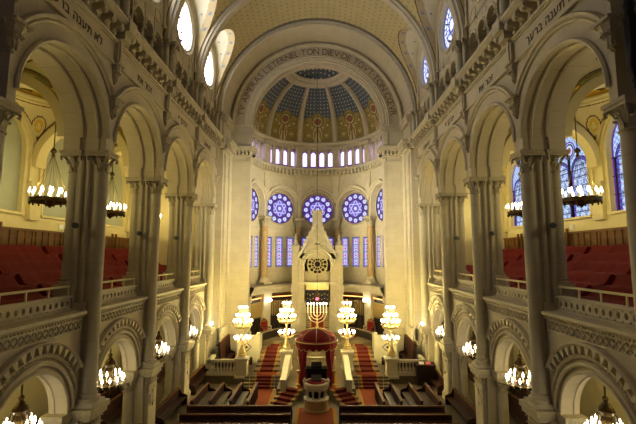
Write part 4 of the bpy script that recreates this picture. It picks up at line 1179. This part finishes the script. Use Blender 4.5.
m=MB(); m.arc([(.98,.2),(.98,.05),(1.1,.05),(1.1,.2)],8.75,F,a1=2*pi,n=40); m.arc([(.3,.2),(.3,.08),(.38,.08),(.38,.2)],8.75,F,a1=2*pi,n=24)
for k in range(12):
    a=2*pi*k/12; c,s_=cos(a),sin(a); m.prism([(.36*c-.035*s_,8.75+.36*s_+.035*c),(.36*c+.035*s_,8.75+.36*s_-.035*c),(.78*c+.035*s_,8.75+.78*s_-.035*c),(.78*c-.035*s_,8.75+.78*s_+.035*c)],F,.08,.18)
    b=a+pi/12; m.arc([(.17,.08),(.17,.18),(.24,.18),(.24,.08)],0,lambda u,z,o,b=b:F(.82*cos(b)+u,8.75+.82*sin(b)+z,o),a1=2*pi,n=12)
m.build('wheel_rosette',M_['pale'],root,O)
m=MB(); m.arc([(.01,.24),(1.0,.24)],8.75,F,a1=2*pi,n=40,closed=False); m.build('rosette_glass',M_['lead'],root,O)
m=MB(); m.box(-1.2,1.2,42.5,42.7,4.3,6.05); m.build('curtain',M_['scroll'],root,O)
m=MB()
for x in [-1.05+.3*i for i in range(8)]:
    for z in (4.6,5.05,5.5): m.sphere((x,42.5,z+.1*((x*10)%2)),.07,6)
m.build('embroidery',M_['pipe'],root,O)
m=MB(); m.box(-1.2,1.2,42.3,42.9,6.1,6.65); m.build('lit_lintel',M_['plaster'],root,O)
steps([(0,39.9),(0,42.3)],12,1.15,1.9,4.3,'ark_staircase','narrow steep steps climbing to the ark curtain',cw=.6)
# organ cases with pipes
def organ():
    root=empty('organ_case',(0,0,0)); m=MB(); m.box(-1.75,1.75,.1,.75,0,1.5); m.box(-1.75,1.75,.1,.2,1.5,3.5); m.box(-1.78,1.78,-.02,.12,1.42,1.55); m.box(-1.78,1.78,-.02,.1,2.75,2.86)
    for i in range(7): m.box(-1.72+i*.5,-1.6+i*.5,.0,.1,0,1.45)
    m.build('case',M_['dark'],root)
    m=MB(); m.box(-1.74,1.74,.74,.78,1.5,4.0); m.build('back_board',M_['wood'],root)
    m=MB(); m.box(-1.7,1.7,-.08,-.02,3.42,3.5); m.build('lamp_strip',M_['strip'],root)
    first=None
    for i in range(13):
        m=MB(); m.lathe([(.03,1.5),(.09,1.8),(.085,3.05+.3*abs(sin(i*.52)))],0,0,10)
        if first is None: first=m.build('pipe',M_['pipe'],root,loc=(-1.56,0.0,0))
        else: c=first.copy(); C.objects.link(c); c.location=(-1.56+.26*i,0,0)
    return root
og=organ(); ot=tree(og); first=True
for nm,b in (('inner left',-1),('inner right',1),('outer left',-2),('outer right',2)):
    phi=b*STEP; p=Mb(phi)(0,1.9,6.55); lab='%s dark organ case with a row of pipes lit along the top'%nm
    if first: og.location=p; og.rotation_euler=(0,0,-phi); tag(og,lab,'organ','organ cases in the apse'); first=False
    else: copy_tree(ot,p,-phi,label=lab,cat='organ',group='organ cases in the apse')
for s,side,rot in SIDES:
    # curved dark screen
    m=MB(); vs=[];n=20
    for i in range(n+1):
        a=radians(12)+radians(40)*i/n
        for r,z in ((5.25,1.3),(5.25,2.55),(5.15,2.55),(5.15,1.3)): vs.append((s*r*cos(a),36.2+r*sin(a),z))
    m.add(vs,[(4*i+q,4*i+(q+1)%4,4*i+4+(q+1)%4,4*i+4+q) for i in range(n) for q in range(4)]+[(0,1,2,3)])
    m2=MB(); vs=[]
    for i in range(n+1):
        a=radians(12)+radians(40)*i/n
        for r,z in ((5.32,2.55),(5.32,2.65),(5.05,2.65),(5.05,2.55)): vs.append((s*r*cos(a),36.2+r*sin(a),z))
    m2.add(vs,[(4*i+q,4*i+(q+1)%4,4*i+4+(q+1)%4,4*i+4+q) for i in range(n) for q in range(4)])
    r=empty('curved_screen',(s*4.9,38.5,1.3)); tag(r,'low curved dark screen beside the upper stairs on the %s'%side,'screen'); m.build('panel',M_['dark'],r,(s*4.9,38.5,1.3)); m2.build('top_rail',M_['floor'],r,(s*4.9,38.5,1.3))
    # red armchair
    r=empty('armchair',(s*5.1,40.3,1.9),-s*.6); tag(r,'carved armchair upholstered in red beside the %s organ'%side,'chair')
    m=MB(); m.box(-.36,.36,-.34,.34,.38,.52); m.build('seat',M_['red'],r); m=MB(); m.box(-.32,.32,.3,.4,.5,1.25); m.build('backrest',M_['red'],r)
    m=MB(); m.prism([(-.38,1.2),(.38,1.2),(.3,1.42),(0,1.6),(-.3,1.42)],Mfront,.3,.42); m.box(-.42,-.33,-.34,.38,.7,.78); m.box(.33,.42,-.34,.38,.7,.78); m.box(-.42,-.35,.3,.4,.38,1.25); m.box(.35,.42,.3,.4,.38,1.25); m.build('frame',M_['wood'],r)
    for x in (-.34,.34):
        for y in (-.3,.32): m=MB(); m.lathe([(.04,0),(.05,.2),(.04,.7 if y<0 else .4)],x,y,8); m.build('leg',M_['wood'],r)
    # lozenge parapet
    r=empty('stair_parapet',(s*5.75,35,.6)); tag(r,'pale stone parapet with a carved lozenge behind the outer candelabrum on the %s'%side,'parapet'); O=(s*5.75,35,.6)
    m=MB(); x0,x1=sorted((s*6.75,s*5.1)); m.box(x0,x1,34.85,35.15,.6,2.75); m.box(x0-.05,x1+.05,34.8,35.2,2.75,2.9); xa,xb=sorted((s*5.1,s*4.85)); m.box(xa,xb,34.8,35.25,.6,3.1); m.box(*sorted((s*5.1,s*5.0)),35.2,38.0,.6,2.6)
    m.build('wall',M_['marble'],r,O)
    m=MB(); cx=s*5.95
    for w in (.42,): 
        for a,b in (((-w,0),(0,.36)),((0,.36),(w,0)),((w,0),(0,-.36)),((0,-.36),(-w,0))): m.tube([(cx+a[0],34.84,1.95+a[1]),(cx+b[0],34.84,1.95+b[1])],.03,5)
    m.sphere((cx,34.84,1.95),.1,8); m.build('carved_lozenge',M_['iron'],r,O)
    # front balustrade
    r=empty('chancel_balustrade',(s*7.2,31.6,.6)); tag(r,'stone balustrade with rounded balusters at the front of the choir on the %s'%side,'balustrade'); O=(s*7.2,31.6,.6)
    m=MB(); x0,x1=sorted((s*6.2,s*8.3)); m.box(x0,x1,31.45,31.75,1.55,1.75); m.box(*sorted((s*8.1,s*8.35)),31.45,33.2,1.55,1.75); m.build('handrail',M_['marble'],r,O)
    m=MB(); m.box(x0,x1,31.42,31.78,.6,.85); m.box(*sorted((s*8.1,s*8.35)),31.45,33.2,.6,.85); m.build('plinth',M_['marble'],r,O)
    f=None
    for i in range(8):
        loc=(-.87+.255*i,0,0) 
        if f is None: m=MB(); m.lathe([(.07,.25),(.1,.32),(.115,.45),(.05,.75),(.06,.85),(.09,.95)],0,0,10); f=m.build('baluster',M_['marble'],r,loc=loc)
        else: c=f.copy(); C.objects.link(c); c.location=loc
    # wall sconce on the apse pillar
    p=Mb(s*radians(54))(0,5.0,6.2); r=empty('wall_sconce',p,-s*radians(54)); tag(r,'lit wall sconce on the apse pillar on the %s'%side,'sconce')
    m=MB(); m.lathe([(.05,-.3),(.1,-.1),(.04,0)],0,-.15,8); m.tube([(0,.1,-.2),(0,-.15,-.1)],.03,5); m.build('bracket',M_['gilt'],r)
    for x in (-.22,0,.22): m=MB(); m.sphere((x,-.15,.1),.1,10,1.4); m.build('bulb',M_['bulb'],r)
    p=(s*8.86,30.9,4.1); r=empty('wall_sconce',(s*8.7,33.4,4.05)); tag(r,'single lit bulb on the half pier next to the chancel on the %s'%side,'sconce')
    m=MB(); m.tube([(s*.1,0,-.2),(-s*.12,0,-.15),(-s*.14,0,0)],.03,5); m.build('bracket',M_['gilt'],r); m=MB(); m.sphere((-s*.14,0,.1),.1,10,1.3); m.build('bulb',M_['bulb'],r)
# ------------------------------------------------------------------ pews
def pew(L,h=1.05,n=6,col='pew'):
    """a pew whose occupants face +y, back towards -y, length L along x"""
    root=empty('wooden_pew',(0,0,0)); m=MB(); m.box(-L/2+.06,L/2-.06,.08,.55,.42,.48); m.build('seat',M_[col],root)
    m=MB(); m.box(-L/2+.04,L/2-.04,0,.05,.12,h-.08)
    nn=max(2,int(L/.62))
    for i in range(nn+1): x=-L/2+.04+(L-.08)*i/nn; m.box(max(-L/2,x-.05),min(L/2,x+.05),-.03,0.0,.12,h-.08)
    m.box(-L/2+.04,L/2-.04,-.03,0,.1,.22); m.box(-L/2+.04,L/2-.04,-.03,0,.62,.7); m.build('backrest',M_[col],root)
    m=MB(); m.box(-L/2,L/2,-.07,.08,h-.08,h); m.build('top_rail',M_['pew_edge'],root)
    for x in (-L/2,L/2-.06): m=MB(); m.prism([(-.05,0),(.6,0),(.6,.55),(.42,.65),(.2,.7),(.08,h-.06),(-.05,h-.06)],lambda u,z,o:(o,u,z),x,x+.06); m.build('end_panel',M_[col],root)
    m=MB(); m.box(-L/2+.06,L/2-.06,-.3,-.03,h-.32,h-.28); m.build('book_ledge',M_[col],root)
    return root
def pews(L,items,group,h=1.05):
    p=pew(L,h); t=tree(p); first=True
    for (loc,rot,lab) in items:
        if first: p.location=loc; p.rotation_euler=(0,0,rot); tag(p,lab,'pew',group); first=False
        else: copy_tree(t,loc,rot,label=lab,cat='pew',group=group)
RO=['first','second','third','fourth']
pews(6.05,[((s*4.38,24.1-1.25*i,0),0,'%s long dark pew from the pulpit, back to the camera, %s of the aisle'%(RO[i],side)) for s,side,rot in SIDES for i in range(4)],'long pews facing the pulpit')
pews(3.5,[((s*x,26.6,0),s*pi/2,'short pew turned towards the central aisle, %s from the arcade on the %s'%(RO[i],side)) for s,side,rot in SIDES for i,x in enumerate((7.4,6.32,5.1))],'short pews beside the low steps')
for s,side,rot in SIDES:
    r=empty('wooden_partition',(s*4.95,26.5,0)) ; tag(r,'panelled partition with sloping rail closing the short pews on the %s'%side,'partition'); 
    m=MB(); m.box(-.04,.04,-1.8,1.8,0,1.0)
    for i in range(7): y=-1.75+i*.58; m.box(-.07,.07,y-.04,y+.04,0,1.0)
    m.build('panel',M_['pew'],r); m=MB(); m.box(-.09,.09,-1.85,1.85,1.0,1.08); m.build('top_rail',M_['pew_edge'],r)
    r.location=(s*4.98+s*-.95,26.5,0)
pews(4.0,[((s*9.0,BC[k]+.1,0),s*pi/2,'pew between the ground piers of the %s bay on the %s, facing the nave'%(ORD[k] if k<3 else 'farthest',side)) for s,side,rot in SIDES for k in range(4)],'pews between the ground piers')
pews(4.6,[((s*(12.0+1.1*j),BC[k],0),s*pi/2,'%s pew of the side aisle in the %s bay on the %s'%(RO[j],ORD[k] if k<3 else 'farthest',side)) for s,side,rot in SIDES for k in range(4) for j in range(3)],'side aisle pews',1.2)
# choir stalls
pews(3.4,[((s*7.85,34.9,.6),s*pi/2,'tall backed choir stall against the chancel pier on the %s'%side) for s,side,rot in SIDES],'tall choir stalls',2.1)
pews(1.75,[((s*7.1,32.2,.6),0,'low choir bench directly behind the choir balustrade on the %s'%side) for s,side,rot in SIDES],'low choir benches',.95)
pews(2.2,[((s*6.0,33.5,.6),s*pi/2,'choir bench behind the outer candelabrum on the %s'%side) for s,side,rot in SIDES],'rear choir benches',.9)
r=empty('choir_desk',(9.25-1.1,31.05,0)); tag(r,'dark desk in front of the right choir balustrade','desk')
m=MB(); m.box(-.72,.72,-.25,.25,1.4,1.5); m.prism([(-.25,1.5),(.25,1.5),(.25,1.66)],lambda u,z,o:(o,u,z),-.72,.72); m.build('top',M_['pew'],r); m=MB(); m.box(-.68,.68,-.2,.2,.1,1.4); m.build('body',M_['dark'],r)
for x,mm,l in ((-.3,'white','white open book on the dark choir desk'),(.2,'pink','pink book on the dark choir desk')):
    o=MB(); o.prism([(-.16,0),(.16,.1),(.16,.14),(-.16,.04)],lambda u,z,q:(q,u,z),-.18,.18); tag(o.build('book',M_[mm],loc=(8.15+x,31.05,1.56)),l,'book')
# spotlights and small boards
for s,side,rot in SIDES:
    for k in (1,2,3):
        o=MB(); o.tube([(9.75,-.42,10.85),(9.45,-.85,10.8)],.12,10); o.tube([(9.85,-.24,10.75),(9.7,-.42,10.8)],.03,6); 
        b=o.build('spotlight',M_['grey'],origin=(9.7,0,10.8)); 
        b.location=(s*9.7,PY[k],10.8)
        if s<0: b.scale=(-1,1,1)
        tag(b,'small grey spotlight fixed to the gallery shaft of the %s pier on the %s'%(ORD[k],side),'spotlight')
    for k in (1,2):
        o=MB(); o.box(-.02,.02,-.2,.2,-.15,.15); tag(o.build('notice_board',M_['white'],loc=(s*15.97,BC[k]-.2,11.4)),'small white notice above the oak panelling, %s bay on the %s'%(ORD[k],side),'notice')
r=empty('dark_lantern',(8.58,10.15,14.05)); r.scale=(.55,.55,1); tag(r,'dark iron lantern hanging at the nearest pier on the right, cut by the picture edge','lantern')
m=MB(); m.lathe([(.02,-.1),(.1,0),(.16,.12),(.12,.25),(.3,.5),(.34,1.3),(.36,1.9),(.2,2.1),(.26,2.3),(.1,2.6),(.02,2.9)],0,0,8); m.build('body',M_['iron'],r)
m=MB(); m.tube([(0,0,2.8),(.0,0,3.3),(.35,0,3.4)],.04,6); m.build('bracket',M_['iron'],r)
# ------------------------------------------------------------------ light
def pl(loc,col,W,r=.08):
    l=bpy.data.lights.new('warm_light','POINT'); l.color=col; l.energy=W; l.shadow_soft_size=r; o=bpy.data.objects.new('warm_light',l); C.objects.link(o); o.location=loc
WARM=(1,.81,.27)
LK=1.
for x,y,z,g_ in PL: pl((x,y,z+.4),WARM,(120 if g_ else 90)*(.45 if y<16 else 1),.1)
for x,y,z in LAMPS: pl((x,y,z+3.0),WARM,1500,.12); pl((x,y,z+1.6),WARM,160,.1)
for s in (-1,1):
    for k in range(2): pl((s*11.5,BC[k]+20-20,6.2),WARM,60)  # bare point lights in the side aisles, no fixture modelled there
pl((0,41.3,6.3),WARM,30,.05)  # point light added inside the ark to brighten the lintel
from mathutils import Vector
for s in (-1,1):
    for k,W in ((1,2400),(2,4800),(3,4800)):
        l=bpy.data.lights.new('spotlight_beam','SPOT'); l.color=(1,.92,.70); l.energy=W; l.spot_size=radians(44); l.spot_blend=1; l.shadow_soft_size=.1
        o=bpy.data.objects.new('spotlight_beam',l); C.objects.link(o); st=Vector((s*9.4,PY[k]-.9 if 0 else PY[k]-.95,10.8)); o.location=(s*8.45,PY[k]+.55,10.8)
        tgt=Vector((-s*6.5,38.5,14.0)); o.rotation_euler=(tgt-Vector(o.location)).to_track_quat('-Z','Y').to_euler()
w=bpy.data.worlds.new('world'); sc.world=w; w.use_nodes=True; w.node_tree.nodes['Background'].inputs[0].default_value=(.3,.28,.24,1); w.node_tree.nodes['Background'].inputs[1].default_value=.02
# ------------------------------------------------------------------ camera
F_=400.; PT=radians(6.28); YW=math.atan((319.7-318)/F_)
cam=bpy.data.cameras.new('camera'); cam.sensor_width=36; cam.lens=F_*36/636; cam.clip_end=200
co=bpy.data.objects.new('camera',cam); C.objects.link(co); co.location=(.24,0,9.6); co.rotation_euler=(pi/2+PT,0,YW)
sc.camera=co
sc.view_settings.view_transform='Standard'; sc.view_settings.look='None'; sc.view_settings.gamma=1; sc.view_settings.use_curve_mapping=False
sc.view_settings.exposure=0.8
sc.cycles.use_denoising=True; sc.cycles.max_bounces=6; sc.cycles.diffuse_bounces=3; sc.cycles.glossy_bounces=2; sc.cycles.sample_clamp_indirect=4
